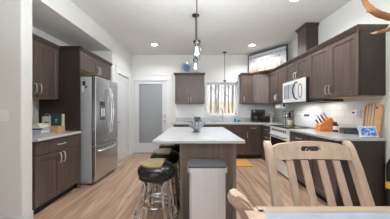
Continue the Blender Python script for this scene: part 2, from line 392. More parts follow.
# window
t = MB(); y = D
t.box(WX0-0.055, WX0, y-0.018, y-0.001, WZ0, WZ1); t.box(WX1, WX1+0.045, y-0.018, y-0.001, WZ0, WZ1)
t.box(WX0-0.055, WX1+0.045, y-0.02, y-0.001, WZ1, WZ1+0.065); t.box(WX0-0.055, WX1+0.045, y-0.035, y-0.001, WZ0-0.03, WZ0); t.box(WX0-0.05, WX1+0.04, y-0.016, y-0.001, WZ0-0.07, WZ0-0.03)
struct('trim_4', t, M['trim'], 'white casing and sill around the sink window', 'window trim')
d = thing('window_1', 'white sliding window over the sink looking out on bare woods', 'window', (0, D, 0), kind='structure')
m = MB(); a = 0.028
m.box(WX0, WX0+a, 0.03, 0.09, WZ0, WZ1); m.box(WX1-a, WX1, 0.03, 0.09, WZ0, WZ1); m.box(WX0, WX1, 0.03, 0.09, WZ0, WZ0+a); m.box(WX0, WX1, 0.03, 0.09, WZ1-a, WZ1)
m.build('window_frame', M['white'], d)
xm = (WX0+WX1)/2
for i, (a0, a1, yy) in enumerate(((WX0+a, xm+0.018, 0.045), (xm-0.018, WX1-a, 0.065))):
    m = MB(); q = 0.03
    m.box(a0, a0+q, yy, yy+0.018, WZ0+a, WZ1-a); m.box(a1-q, a1, yy, yy+0.018, WZ0+a, WZ1-a)
    m.box(a0, a1, yy, yy+0.018, WZ0+a, WZ0+a+q); m.box(a0, a1, yy, yy+0.018, WZ1-a-q, WZ1-a)
    s = m.build('sash', M['white'], d)
    MB().box(a0+q, a1-q, yy+0.007, yy+0.010, WZ0+a+q, WZ1-a-q).build('pane', M['glass'], s)

# ------------------------------------------------------------------ outside the window
g = MB(); bmg = bmesh.new(); NX, NY = 16, 22
def hillz(x, y): return -0.5+max(0, y-9)*0.085+0.35*math.sin(x*0.35+y*0.2)+0.2*math.sin(x*0.9-y*0.5)
vv = [[bmg.verts.new((-12+i*3.0, 5.2+j*2.6, hillz(-12+i*3.0, 5.2+j*2.6) if j else -0.5)) for i in range(NX+1)] for j in range(NY+1)]
for j in range(NY):
    for i in range(NX): bmg.faces.new((vv[j][i], vv[j][i+1], vv[j+1][i+1], vv[j+1][i]))
g.merge(bmg); struct('hill', g, M['leaflitter'], 'sunlit tan hillside of fallen leaves beyond the window', 'hill')
def bare_tree(x, y, h, r, lean, label):
    r *= 0.5
    rnd = random.Random(int(x*1000+y*77)); z0 = hillz(x, y)-0.15; m = MB()
    pts = []; rad = []
    for k in range(8):
        f = k/7; pts.append((x+lean*h*f+rnd.uniform(-0.04, 0.04)*h*0.1, y+rnd.uniform(-0.03, 0.03), z0+h*f)); rad.append(r*(1-0.75*f))
    m.tube(pts, rad, 7)
    for k in range(9):
        f = rnd.uniform(0.22, 0.92); base = Vector((x+lean*h*f, y, z0+h*f)); an = rnd.uniform(0, 2*PI); L = h*rnd.uniform(0.12, 0.26)*(1.1-f*0.5)
        dv = Vector((math.cos(an), 0.5*math.sin(an), rnd.uniform(0.5, 1.1))).normalized()
        mid = base+dv*L*0.5; end = base+dv*L+Vector((0, 0, L*0.2))
        m.tube([base, mid, end], [r*0.36*(1-f*0.5), r*0.24, r*0.06], 5)
        for q in range(2):
            d2 = (dv+Vector((rnd.uniform(-0.8, 0.8), 0, rnd.uniform(-0.1, 0.6)))).normalized()
            m.tube([mid, mid+d2*L*0.5], [r*0.16, r*0.03], 4)
    return tag(m.build('bare_tree', M['bark'], None, True), label, 'tree', 'bare trees outside the window')
trees = [(1.05, 11.5, 8, 0.10, 0.01, 'slim bare tree at the left side of the window'),
         (1.55, 12.5, 9, 0.13, -0.02, 'pale bare tree in the left window pane'),
         (2.05, 16.0, 10, 0.15, 0.015, 'bare tree standing left of the window centre'),
         (2.2, 13.0, 9, 0.12, 0.0, 'bare tree just right of the window centre'),
         (3.5, 18.5, 10, 0.19, -0.01, 'thick bare trunk in the right window pane'),
         (2.95, 14.0, 9, 0.11, 0.02, 'slim bare tree at the right side of the window')]
for a in trees: bare_tree(*a)
fl = 'thin bare tree far up the hillside beyond the window'
for a in ((1.9, 22, 11, 0.13, 0.01), (2.7, 24, 12, 0.15, -0.01), (3.5, 26, 12, 0.15, 0.01), (4.75, 22.5, 12, 0.16, 0.0), (5.6, 27, 12, 0.16, 0.0), (2.4, 28, 12, 0.16, 0.0), (4.9, 30, 12, 0.17, 0.01)):
    bare_tree(*a, fl)['group'] = 'far bare trees on the hillside'
def brush(x, y, r, label):
    rnd = random.Random(int(x*99+y)); m = MB(); z = hillz(x, y)
    for k in range(70):
        an = rnd.uniform(0, 2*PI); up = rnd.uniform(0.35, 1.3); L = r*rnd.uniform(0.6, 1.15)
        dv = Vector((math.cos(an), math.sin(an), up)).normalized()
        b0 = Vector((x+rnd.uniform(-.3, .3)*r, y+rnd.uniform(-.3, .3)*r, z-0.05))
        m.tube([b0, b0+dv*L*0.6, b0+dv*L+Vector((0, 0, -0.1*L))], [0.035, 0.05, 0.01], 4)
    tag(m.build('dry_bush', M['brush']), label, 'bush', 'dry bushes outside the window')
brush(1.25, 10.3, 0.55, 'dry tan bush low in the left window pane')
brush(2.75, 17.8, 0.9, 'dry tan bush low in the window centre')
brush(4.2, 20.8, 1.0, 'dry tan bush low in the right window pane')

# ------------------------------------------------------------------ cabinets
def pull(parent, orient, x, z, L=0.13, y=-0.02):
    m = MB(); r = 0.0065; o = 0.032
    def P(t, out): return (x, y-out, z+t) if orient == 'v' else (x+t, y-out, z)
    pts = [P(-L/2, 0), P(-L/2, o*0.55), P(-L/2+0.012, o*0.9), P(-L/4, o), P(0, o+0.004), P(L/4, o), P(L/2-0.012, o*0.9), P(L/2, o*0.55), P(L/2, 0)]
    m.tube(pts, r, 8)
    return m.build('handle', M['nickel'], parent, True)
def shaker(kind, x0, x1, z0, z1, parent, handle=None, material=None):
    m = MB(); g = 0.002; fr = 0.062 if kind == 'door' else 0.0
    a, b, c_, d_ = x0+g, x1-g, z0+g, z1-g
    if kind == 'door':
        m.box(a+fr-0.005, b-fr+0.005, -0.010, -0.001, c_+fr-0.005, d_-fr+0.005)
        m.box(a, a+fr, -0.02, -0.001, c_, d_, 0.0025); m.box(b-fr, b, -0.02, -0.001, c_, d_, 0.0025)
        m.box(a+fr, b-fr, -0.02, -0.001, c_, c_+fr, 0.0025); m.box(a+fr, b-fr, -0.02, -0.001, d_-fr, d_, 0.0025)
    else:
        m.box(a, b, -0.02, -0.001, c_, d_, 0.003)
    o = m.build(kind, material or M['cab'], parent)
    if handle: pull(o, *handle)
    return o
def crown(parent, w, d, z, ends, material=None, zt=None, back=True):
    """flared moulding around the top: ends = (left, right) overhang flags"""
    q = 0.04; zt = zt or z+0.055; l, r_ = ends
    m = MB(); x0, x1 = (0.0, w)
    m.frustum((x0-0.006*l, x1+0.006*r_, -0.026, d), z, (x0-q*l, x1+q*r_, -0.02-q, d), zt-0.014)
    m.box(x0-(q+0.004)*l, x1+(q+0.004)*r_, -0.024-q, d, zt-0.014, zt)
    return m.build('crown_moulding', material or M['cab'], parent)
def cabinet(name, label, loc, rz, w, d, z0, z1, fronts, cr=None, toe=False, ends=(0, 0), group=None, raw=False, end_mat=None):
    t = thing(name, label, 'cabinet', loc, rz, group)
    m = MB()
    if toe: m.box(0.0, w, 0, d, z0+0.1, z1)
    else: m.box(0.0, w, 0, d, z0, z1)
    m.build('body', M['cab'], t)
    if toe: MB().box(0.002, w-0.002, 0.06, d, z0+0.001, z0+0.0995).build('toe_kick', M['toe'], t)
    if raw: MB().box(0.012, w-0.012, 0.02, d-0.004, z0-0.006, z0-0.0005).build('bottom_panel', M['rawwood'], t)
    for f in fronts: shaker(f[0], f[1], f[2], f[3], f[4], t, f[5])
    for k, e in enumerate(ends):
        if e:
            x0 = -0.012 if k == 0 else w+0.0005
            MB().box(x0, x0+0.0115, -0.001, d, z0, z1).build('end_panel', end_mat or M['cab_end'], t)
    if cr: crown(t, w, d, z1, cr)
    return t
G_UP = 'dark stained wall cabinets'
G_LOW = 'dark stained base cabinets'
def upper_fronts(w, z0, z1, n=2, hz=None, side='r'):
    hz = hz if hz is not None else z0+0.115
    if n == 2:
        return [('door', 0, w/2, z0, z1, ('v', w/2-0.035, hz)), ('door', w/2, w, z0, z1, ('v', w/2+0.035, hz))]
    return [('door', 0, w, z0, z1, ('v', (w-0.035) if side == 'r' else 0.035, hz))]

# right wall, far to near (local x runs towards the camera)
XU = 1.889+0.02
def right_upper(y_far, y_near, z0, label, **kw):
    w = y_far-y_near-0.002
    return cabinet('wall_cabinet', label, (XU, y_far-0.001, 0), -PI/2, w, W-0.002-XU, z0, UT, upper_fronts(w, z0, UT, kw.pop('n', 2), kw.pop('hz', None), kw.pop('side', 'r')), group=G_UP, **kw)
right_upper(2.95, 2.062, UB, 'wide double door wall cabinet with dark exposed side, right of the microwave', cr=(0, 1), ends=(0, 1), raw=True)
right_upper(3.70, 2.95, 1.765, 'short two door wall cabinet above the microwave', cr=(0, 0), hz=1.765+0.085)
right_upper(4.544, 3.70, UB, 'tall two door wall cabinet left of the microwave', cr=(0, 0))
# corner cabinet with the angled door
P1 = Vector((PX(253.5, 4.69), 4.69)); P2 = Vector((1.889, 4.545))
t = thing('corner_wall_cabinet', 'corner wall cabinet with a single angled door under the long framed sign', 'cabinet', (P1.x, P1.y, 0), math.atan2(P2.y-P1.y, P2.x-P1.x), G_UP)
wd = (P2-P1).length; rot = Matrix.Rotation(-t.rotation_euler.z, 2)
def LC(x, y):
    v = rot @ (Vector((x, y))-P1); return (v.x, v.y)
in_ = 0.02
body = [LC(P1.x+0.001, P1.y+0.024), LC(P2.x-0.002+0.01, P2.y+0.022), LC(W-0.003, P2.y+0.022), LC(W-0.003, D-0.003), LC(P1.x+0.001, D-0.003)]
MB().prism(body, UB, UT).build('body', M['cab'], t)
shaker('door', 0.004, wd-0.004, UB, UT, t, ('v', 0.04, UB+0.115))
m = MB(); z = UT
b0 = body; b1 = [LC(P1.x+0.001, P1.y-0.038), LC(P2.x-0.04, P2.y+0.006), LC(W-0.003, P2.y+0.006), LC(W-0.003, D-0.003), LC(P1.x+0.001, D-0.003)]
bb = bmesh.new(); lo = [bb.verts.new((a[0], a[1], UT)) for a in b0]; hi = [bb.verts.new((a[0], a[1], UC)) for a in b1]
bb.faces.new(lo); bb.faces.new(hi)
for i in range(5): bb.faces.new((lo[i], lo[(i+1) % 5], hi[(i+1) % 5], hi[i]))
m.merge(bb).build('crown_moulding', M['cab'], t)
# back wall uppers
YU = 4.69+0.02
x0, x1 = PX(242.5, 4.69), PX(253.5, 4.69)-0.002
w = x1-x0
cabinet('wall_cabinet', 'narrow single door wall cabinet right of the sink window', (x0, YU, 0), 0, w, D-0.003-YU, UB, UT, upper_fronts(w, UB, UT, 1, None, 'l'), cr=(1, 0), group=G_UP)
x0, x1 = PX(175, 4.69), PX(204.3, 4.69)
w = x1-x0
cabinet('wall_cabinet', 'two door wall cabinet between the glazed back door and the sink window', (x0, YU, 0), 0, w, D-0.003-YU, UB, UT, upper_fronts(w, UB, UT), cr=(1, 0.6), group=G_UP)
# duct chase standing on the cabinets over the microwave
t = thing('vent_chase', 'tall boxed duct cover of dark wood standing above the microwave cabinets, reaching the ceiling', 'duct cover', (1.985, 3.44, UC+0.001), -PI/2)
hh = H-UC-0.003
MB().box(0, 0.26, 0, W-0.003-1.985, 0, hh-0.06).build('body', M['cab'], t)
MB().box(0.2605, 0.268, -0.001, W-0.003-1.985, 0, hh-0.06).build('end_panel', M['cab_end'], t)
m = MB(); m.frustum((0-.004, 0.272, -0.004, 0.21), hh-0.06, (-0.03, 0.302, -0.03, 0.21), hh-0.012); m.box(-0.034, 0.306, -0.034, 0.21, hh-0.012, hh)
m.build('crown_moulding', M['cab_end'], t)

# left nook
XF = -2.10-0.02
yl0, yl1 = 1.985, 2.744
w = yl1-yl0
cabinet('wall_cabinet', 'double door wall cabinet left of the refrigerator above the book counter', (XF, yl0, 0), PI/2, w, XF-XN-0.003, UB, UT, upper_fronts(w, UB, UT), cr=(0, 0), group=G_UP, raw=True)
XB = -1.78-0.02
cabinet('base_cabinet', 'base cabinet with one wide drawer over two doors, left of the refrigerator', (XB, yl0, 0), PI/2, w, XB-XN-0.003, 0, CB-0.001,
        [('drawer', 0, w, 0.685, CB-0.012, ('h', w/2, 0.768)), ('door', 0, w/2, 0.105, 0.68, ('v', w/2-0.035, 0.585)), ('door', w/2, w, 0.105, 0.68, ('v', w/2+0.035, 0.585))], toe=True, group=G_LOW)
m = MB(); m.box(XN+0.003, -1.75, yl0, 2.7455, CB, CT, 0.004)
tag(m.build('countertop', M['quartz']), 'white quartz worktop holding books in the left nook', 'countertop')
t = thing('fridge_end_panel', 'tall dark wood panel between the book counter and the refrigerator', 'panel', (0, 2.751, 0))
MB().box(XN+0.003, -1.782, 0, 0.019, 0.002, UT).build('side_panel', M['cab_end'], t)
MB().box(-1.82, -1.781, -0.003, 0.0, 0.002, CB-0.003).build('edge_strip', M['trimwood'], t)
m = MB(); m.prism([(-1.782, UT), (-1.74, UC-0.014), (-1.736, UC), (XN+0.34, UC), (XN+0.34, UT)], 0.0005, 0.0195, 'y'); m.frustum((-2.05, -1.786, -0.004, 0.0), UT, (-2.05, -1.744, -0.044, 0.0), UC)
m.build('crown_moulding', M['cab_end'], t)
yf0, yf1 = 2.7725, 3.765
w = yf1-yf0
cabinet('fridge_cabinet', 'two door cabinet built in above the refrigerator', (XB, yf0, 0), PI/2, w, XB-XN-0.003, 1.835, UT,
        [('door', 0, w/2, 1.84, UT, ('v', w/2-0.03, 1.84+0.085)), ('door', w/2, w, 1.84, UT, ('v', w/2+0.03, 1.84+0.085))], cr=(0, 0), group=G_UP, raw=True)

# right base run
XBR = 1.63+0.02
yr0, yr1 = 2.05, 3.028
w = yr1-yr0
cabinet('base_cabinet', 'base cabinet with a blackish exposed end at the near end of the right counter', (XBR, yr1, 0), -PI/2, w, W-0.024-XBR, 0, CB-0.001,
        [('drawer', 0, w/2, 0.685, CB-0.012, ('h', w/4, 0.768)), ('drawer', w/2, w, 0.685, CB-0.012, ('h', w*0.75, 0.768)),
         ('door', 0, w/2, 0.105, 0.68, ('v', w/2-0.035, 0.585)), ('door', w/2, w, 0.105, 0.68, ('v', w/2+0.035, 0.585))], toe=True, ends=(0, 1), group=G_LOW)
yd0, yd1 = 3.803, 4.25
w = yd1-yd0
zz = [0.105, 0.30, 0.495, 0.69, CB-0.012]
cabinet('drawer_cabinet', 'four drawer base cabinet in the right run beyond the range', (XBR, yd1, 0), -PI/2, w, W-0.003-XBR, 0, CB-0.001,
        [('drawer', 0, w, zz[i], zz[i+1]-0.004, ('h', w/2, (zz[i]+zz[i+1])/2)) for i in range(4)], toe=True, group=G_LOW)
YBB = 4.38+0.02
t = cabinet('base_cabinet', 'base cabinet with one drawer and one door in the far right corner', (1.251, YBB, 0), 0, 1.648-1.251, D-0.003-YBB, 0, CB-0.001,
        [('drawer', 0, 0.37, 0.685, CB-0.012, ('h', 0.185, 0.768)), ('door', 0, 0.37, 0.105, 0.68, ('v', 0.035, 0.585))], toe=True, group=G_LOW)
MB().box(0.399, 0.93, -0.145, 0.55, 0.002, CB-0.002).build('corner_filler', M['cab'], t)
cabinet('base_cabinet', 'sink base cabinet with two doors under the window', (0.452, YBB, 0), 0, 0.797, D-0.003-YBB, 0, CB-0.001,
        [('drawer', 0, 0.797, 0.685, CB-0.012, None), ('door', 0, 0.398, 0.105, 0.68, ('v', 0.363, 0.585)), ('door', 0.398, 0.797, 0.105, 0.68, ('v', 0.433, 0.585))], toe=True, group=G_LOW)
cabinet('base_cabinet', 'base cabinet beside the glazed back door, mostly behind the island', (-0.53, YBB, 0), 0, 0.98, D-0.003-YBB, 0, CB-0.001,
        [('drawer', 0, 0.49, 0.685, CB-0.012, ('h', 0.245, 0.768)), ('drawer', 0.49, 0.98, 0.685, CB-0.012, ('h', 0.735, 0.768)),
         ('door', 0, 0.49, 0.105, 0.68, ('v', 0.455, 0.585)), ('door', 0.49, 0.98, 0.105, 0.68, ('v', 0.525, 0.585))], toe=True, group=G_LOW)
t = thing('countertop', 'white quartz worktop along the far wall turning the corner to the range', 'countertop', (0, 0, 0))
m = MB(); m.prism([(-0.545, 4.345), (1.60, 4.345), (1.60, 3.802), (W-0.003, 3.802), (W-0.003, D-0.003), (-0.545, D-0.003)], CB, CT)
m.build('slab', M['quartz'], t)
MB().box(-0.545, W-0.003, D-0.023, D-0.003, CT+0.0002, CT+0.105, 0.002).build('upstand', M['quartz'], t)
tag(MB().box(1.60, W-0.003, 2.035, 3.030, CB, CT, 0.004).build('countertop', M['quartz']), 'white quartz worktop right of the range carrying the knife block', 'countertop')

# ------------------------------------------------------------------ island
IX0, IX1, IY0, IY1 = -0.452, 0.530, 1.88, 3.37
BX0, BX1 = PX(180, 1.92), PX(236, 1.92)
t = thing('kitchen_island', 'brown wood kitchen island with an overhanging white quartz top', 'island', (0, 0, 0))
MB().box(BX0+0.004, BX1-0.004, 1.925, 3.33, 0.1, CB-0.001).build('base', M['island'], t)
MB().box(BX0+0.05, BX1-0.06, 1.98, 3.28, 0.001, 0.1).build('toe_kick', M['toe'], t)
for nm, a in (('corner_post', (BX0-0.002, BX0+0.032)), ('corner_post', (BX1-0.036, BX1+0.002))):
    MB().box(a[0], a[1], 1.912, 1.9245, 0.02, CB-0.001, 0.002).build(nm, M['trimwood'], t)
MB().box(BX0+0.033, BX1-0.037, 1.914, 1.9245, 0.02, 0.12, 0.002).build('base_rail', M['island'], t)
for k in range(3):
    ya = 1.95+k*0.46
    m = MB(); fr = 0.055; xx = BX1-0.004
    m.box(xx, xx+0.012, ya, ya+0.44, 0.12, CB-0.02, 0.002)
    o = m.build('door', M['cab'], t)
    m = MB(); m.tube([(xx+0.012, ya+0.4, 0.55), (xx+0.04, ya+0.4, 0.56), (xx+0.04, ya+0.4, 0.67), (xx+0.012, ya+0.4, 0.68)], 0.006, 8); m.build('handle', M['nickel'], o, True)
MB().box(IX0, IX1, IY0, IY1, CB, CT, 0.004).build('countertop', M['quartz'], t)

# ------------------------------------------------------------------ refrigerator
FY0, FY1, FX = 2.845, 3.655, -1.585
t = thing('refrigerator', 'stainless french door refrigerator with a water dispenser, standing in the nook', 'refrigerator', (FX, FY0, 0), PI/2)
fw = FY1-FY0; fh = 1.755; zs = 0.625
MB().box(0.004, fw-0.004, 0.075, 0.80, 0.03, fh-0.012, 0.006).build('case', M['fridge_side'], t)
MB().box(0.02, fw-0.02, 0.09, 0.14, 0.002, 0.05).build('kick_grille', M['black'], t)
xs = fw*0.53
dl = MB().box(0.0, xs-0.003, 0.0, 0.066, zs+0.006, fh, 0.010, 2).build('door', M['steel'], t)
dr = MB().box(xs+0.003, fw, 0.0, 0.066, zs+0.006, fh, 0.010, 2).build('door', M['steel'], t)
fz = MB().box(0.0, fw, 0.0, 0.066, 0.055, zs-0.004, 0.010, 2).build('freezer_drawer', M['steel'], t)
def arc_handle(m, p0, p1, out, r, n=10):
    p0 = Vector(p0); p1 = Vector(p1); pts = [p0]
    for k in range(n+1):
        f = k/n; q = p0.lerp(p1, 0.03+0.94*f); q.y -= 0.035+out*math.sin(PI*f); pts.append(q)
    pts.append(p1); m.tube(pts, r, 8)
for o, x in ((dl, xs-0.035), (dr, xs+0.035)):
    m = MB(); arc_handle(m, (x, -0.001, 0.80), (x, -0.001, 1.60), 0.035, 0.0125); m.build('handle', M['chrome'], o, True)
m = MB(); arc_handle(m, (0.06, -0.001, 0.545), (fw-0.06, -0.001, 0.545), 0.03, 0.0125); m.build('handle', M['chrome'], fz, True)
MB().box(0.105, 0.285, -0.006, -0.0003, 1.02, 1.37, 0.004).build('dispenser_frame', M['steel'], dl)
MB().box(0.12, 0.27, -0.009, -0.0062, 1.27, 1.355).build('dispenser_display', M['blackglass'], dl)
MB().box(0.12, 0.27, -0.009, -0.0062, 1.04, 1.26).build('dispenser_recess', M['darkgrey'], dl)
m = MB(); m.box(0.14, 0.175, -0.02, -0.0092, 1.10, 1.24, 0.003); m.box(0.21, 0.245, -0.02, -0.0092, 1.10, 1.24, 0.003); m.build('paddle', M['white'], dl)
for x in (0.02, fw-0.06): MB().box(x, x+0.04, 0.02, 0.09, fh, fh+0.014, 0.003).build('hinge_cover', M['darkgrey'], t)
# small clip hanging on the fridge side
t = thing('magnetic_clip', 'small dark magnetic clip with a white tag stuck on the refrigerator side', 'clip', (PX(84, 2.84), 2.846, 1.50))
MB().box(-0.02, 0.02, -0.012, -0.001, 0.10, 0.17, 0.003).build('clip', M['black'], t)
MB().box(-0.035, -0.005, -0.007, -0.001, 0.0, 0.098, 0.002).build('tag', M['white'], t)
MB().lathe([(0.018, 0), (0.018, 0.012), (0, 0.014)], (0.035, -0.001, 0.08), 14, Matrix.Rotation(PI/2, 4, 'X')).build('magnet', M['darkgrey'], t, True)

# ------------------------------------------------------------------ range, microwave
RY0, RY1 = 3.036, 3.796
t = thing('kitchen_range', 'white and black electric range with a glass cooktop between the right counters', 'range', (1.625, RY1, 0), -PI/2)
rw = RY1-RY0
MB().box(0.001, rw-0.001, 0.0, W-0.009-1.625, 0.03, CT-0.012).build('body', M['steel'], t)
MB().box(0.02, rw-0.02, 0.02, 0.5, 0.001, 0.03).build('plinth', M['black'], t)
MB().box(0.001, rw-0.001, -0.022, 0.50, CT-0.0118, CT+0.008, 0.003).build('cooktop', M['blackglass'], t)
for (x, y, r_) in ((0.2, 0.12, 0.1), (0.56, 0.12, 0.08), (0.2, 0.36, 0.08), (0.56, 0.36, 0.1)):
    MB().lathe([(r_-0.004, 0), (r_-0.004, 0.0006), (r_, 0.0006), (r_, 0)], (x, y, CT+0.0082), 26).build('burner_ring', M['darkgrey'], t)
f = MB().box(0.003, rw-0.003, -0.024, -0.0005, 0.765, CT-0.0125, 0.004).build('front_panel', M['white'], t)
m = MB()
for k in range(9): m.box(0.09+k*0.066, 0.09+k*0.066+0.045, -0.0262, -0.0243, 0.80, 0.835)
m.build('vent_slots', M['vent'], f)
d = MB().box(0.003, rw-0.003, -0.03, -0.0005, 0.215, 0.76, 0.006).build('oven_door', M['white'], t)
MB().box(0.05, rw-0.05, -0.033, -0.0302, 0.28, 0.665, 0.001).build('oven_window', M['blackglass'], d)
m = MB(); m.tube([(0.06, -0.03, 0.715), (0.06, -0.075, 0.715), (rw-0.06, -0.075, 0.715), (rw-0.06, -0.03, 0.715)], 0.012, 10); m.build('handle', M['chrome'], d, True)
MB().box(0.003, rw-0.003, -0.026, -0.0005, 0.04, 0.21, 0.005).build('storage_drawer', M['white'], t)
bgd = MB().prism([(0.503, CT-0.01), (W-0.009-1.625, CT-0.01), (W-0.009-1.625, 1.185), (0.535, 1.185), (0.515, 1.05)], 0.001, rw-0.001, 'x').build('backguard', M['white'], t)
MB().box(0.30, 0.46, 0.505, 0.522, 1.09, 1.13).warp(lambda v: Vector((v.x, v.y+(v.z-1.05)*0.148, v.z))).build('clock_display', M['lcd'], bgd)
for x in (0.07, 0.15, 0.60, 0.68):
    m = MB(); m.lathe([(0.022, 0), (0.020, 0.02), (0, 0.021)], (x, 0.525, 1.115), 14, Matrix.Rotation(PI/2, 4, 'X')); m.build('knob', M['white'], bgd, True)

t = thing('microwave_oven', 'stainless over the range microwave with an arched door handle', 'microwave', (1.845, 3.698, 0), -PI/2)
mw = 0.744; z0, z1 = 1.335, 1.757
MB().box(0, mw, 0.0, W-0.009-1.845, z0, z1).build('body', M['black'], t)
d = MB().box(0.0, mw, -0.024, -0.0005, z0+0.02, z1, 0.004).build('door', M['white'], t)
MB().box(0.05, mw*0.62, -0.0265, -0.0242, z0+0.085, z1-0.06).build('door_window', M['steel'], d)
m = MB(); m.box(0.22, 0.235, -0.029, -0.0267, z0+0.085, z1-0.06); m.build('window_bar', M['darkgrey'], d)
MB().box(mw*0.72, mw-0.035, -0.0265, -0.0242, z0+0.07, z1-0.04).build('control_panel', M['white'], d)
m = MB(); arc_handle(m, (mw*0.70, -0.024, z0+0.07), (mw*0.70, -0.024, z1-0.05), 0.045, 0.012); m.build('handle', M['black'], d, True)
m = MB(); m.tube([(mw*0.83+0.055*math.cos(a*PI/8), -0.028, (z0+z1)/2+0.12*math.sin(a*PI/8)) for a in range(16)], 0.006, 6, True); m.build('control_ring', M['darkgrey'], d, True)
MB().box(0.0, mw, -0.02, 0.0, z0, z0+0.018).build('vent_strip', M['darkgrey'], t)
l = light('cooktop_fill', 'AREA', (0.37, 0.12, z0-0.004), (0, 0, 0), 1.2, (1.0, 0.97, 0.92), shape='RECTANGLE', size=0.4, size_y=0.08); l.parent = t  # added fill that brightens the range and counter below
t2 = MB().box(1.90, 2.19, 2.62, 2.945, UB-0.04, UB-0.008, 0.004).build('under_cabinet_light', M['black']); l = light('under_cabinet_fill', 'AREA', (2.03, 2.78, UB-0.045), (0, 0, 0), 0.45, (1.0, 0.95, 0.88), shape='RECTANGLE', size=0.2, size_y=0.3); tag(t2, 'flat black fixture under the cabinet right of the microwave', 'light fixture')  # the area lamp is added fill for the dim right counter

# ------------------------------------------------------------------ pendants, downlights, antler light
PEND_W = 8
def make_pendant(label, x, y, ztop_jar=2.03, cat='pendant light'):
    t = thing('pendant_light', label, cat, (x, y, H), 0, 'jar pendants over the island')
    L = H-ztop_jar
    MB().lathe([(0.0, -0.03), (0.02, -0.028), (0.058, -0.012), (0.06, -0.0008), (0, -0.0006)]).build('canopy', M['bronze'], t, True)
    MB().tube([(0, 0, -0.02), (0, 0, -L+0.02)], 0.0065, 8).build('rod', M['bronze'], t, True)
    MB().lathe([(0.0, -L-0.055), (0.016, -L-0.052), (0.022, -L-0.03), (0.044, -L-0.012), (0.046, -L+0.01), (0.025, -L+0.03), (0.01, -L+0.035), (0, -L+0.035)]).build('jar_cap', M['bronze'], t, True)
    MB().lathe([(0.043, -L-0.215), (0.0445, -L-0.19), (0.044, -L-0.02), (0.041, -L-0.02), (0.0415, -L-0.19), (0.040, -L-0.213)], seg=24).build('jar_shade', M['jarglass'], t, True)
    MB().lathe([(0, -L-0.165), (0.016, -L-0.155), (0.022, -L-0.13), (0.015, -L-0.085), (0.011, -L-0.056), (0, -L-0.0555)], seg=16).build('bulb', M['bulb'], t, True)
    l = light('pendant_lamp', 'POINT', (0, 0, -L-0.12), (0, 0, 0), PEND_W, (0.93, 0.97, 1.0), shadow_soft_size=0.03); l.parent = t
    return t
pend = make_pendant('glass jar pendant hanging over the near half of the island, larger of the pair', 0.022, 2.15)
dup(pend, None, (0.010, 2.90, H), None, 'glass jar pendant behind the near one, its canopy showing on the ceiling')
t = thing('sink_pendant', 'thin rod pendant with a small dark socket hanging before the sink window', 'pendant light', (PX(224.7, 4.76), 4.76, H))
MB().lathe([(0.0, -0.03), (0.02, -0.028), (0.055, -0.012), (0.058, -0.0008), (0, -0.0006)]).build('canopy', M['bronze'], t, True)
MB().tube([(0, 0, -0.02), (0, 0, -0.75)], 0.007, 8).build('rod', M['bronze'], t, True)
MB().lathe([(0, -0.80), (0.02, -0.795), (0.045, -0.765), (0.02, -0.74), (0, -0.738)]).build('lamp_socket', M['bronze'], t, True)

def downlight(x, y, label, energy=10.5):
    t = thing('recessed_downlight', label, 'ceiling light', (x, y, H), 0, 'recessed ceiling lights')
    MB().lathe([(0.062, -0.001), (0.062, -0.006), (0.088, -0.006), (0.092, -0.0005)], seg=28).build('trim_ring', M['white'], t, True)
    MB().lathe([(0, -0.004), (0.0615, -0.004), (0.0615, -0.0005), (0, -0.0005)], seg=28).build('lens', M['led'], t, True)
    l = light('downlight_lamp', 'AREA', (0, 0, -0.012), (0, 0, 0), energy, (0.96, 0.98, 1.0), shape='DISK', size=0.12, spread=math.radians(145)); l.parent = t
downlight(PX(154.5, 4.2), 4.2, 'round recessed ceiling light in front of the glazed back door', 6)
downlight(PX(252, 4.24), 4.24, 'round recessed ceiling light near the long framed sign', 10)
downlight(PX(295.5, 2.46), 2.46, 'round recessed ceiling light at the top edge, nearest the tall duct cover', 5)
downlight(-0.55, 2.2, 'round recessed ceiling light outside the view over the stools', 2)

AY = 1.3
def AP(px, py, y=AY): return (PX(px, y), y, PZ(py, y))
t = thing('antler_chandelier', 'brown antler chandelier reaching in at the upper right corner', 'chandelier', (1.72, AY, 1.87))
def loc(pts): return [Vector(p)-Vector((1.72, AY, 1.87)) for p in pts]
m = MB()
m.tube(loc([AP(360, -9, 1.3), AP(363, -2, 1.3), AP(366.5, 4.5, 1.3), AP(372, 10.2, 1.3), AP(379, 14.2, 1.3), AP(390, 17.3, 1.31), AP(405, 19, 1.32), AP(424, 20, 1.31)]), [0.010, 0.0135, 0.017, 0.021, 0.0235, 0.024, 0.026, 0.03], 12)
m.tube(loc([AP(373, 11, 1.3), AP(370, 11.6, 1.295), AP(366.2, 11.6, 1.29)]), [0.013, 0.008, 0.003], 8)
m.build('antler', M['antler'], t, True)
m = MB(); m.tube(loc([AP(376, 32.6, 1.3), AP(382, 31.4, 1.3), AP(392, 28.6, 1.3), AP(404, 25, 1.31), AP(424, 21.5, 1.31)]), [0.009, 0.012, 0.016, 0.02, 0.026], 12)
a2 = m.build('antler', M['antler'], t, True)
m = MB(); m.tube(loc([AP(370.8, 33.3, 1.3), AP(373, 33.2, 1.3), AP(376.3, 32.5, 1.3)]), [0.0025, 0.006, 0.0092], 10); m.build('antler_tip', M['antlertip'], a2, True)
m = MB(); m.lathe([(0, -0.06), (0.04, -0.05), (0.05, 0.0), (0.04, 0.05), (0, 0.06)]); m.build('hub', M['bronze'], t, True)
MB().tube([(0, 0, 0.05), (0, 0, H-1.87-0.02)], 0.01, 8).build('rod', M['bronze'], t, True)
MB().lathe([(0, H-1.87-0.03), (0.06, H-1.87-0.02), (0.065, H-1.87-0.001), (0, H-1.87-0.001)]).build('canopy', M['bronze'], t, True)

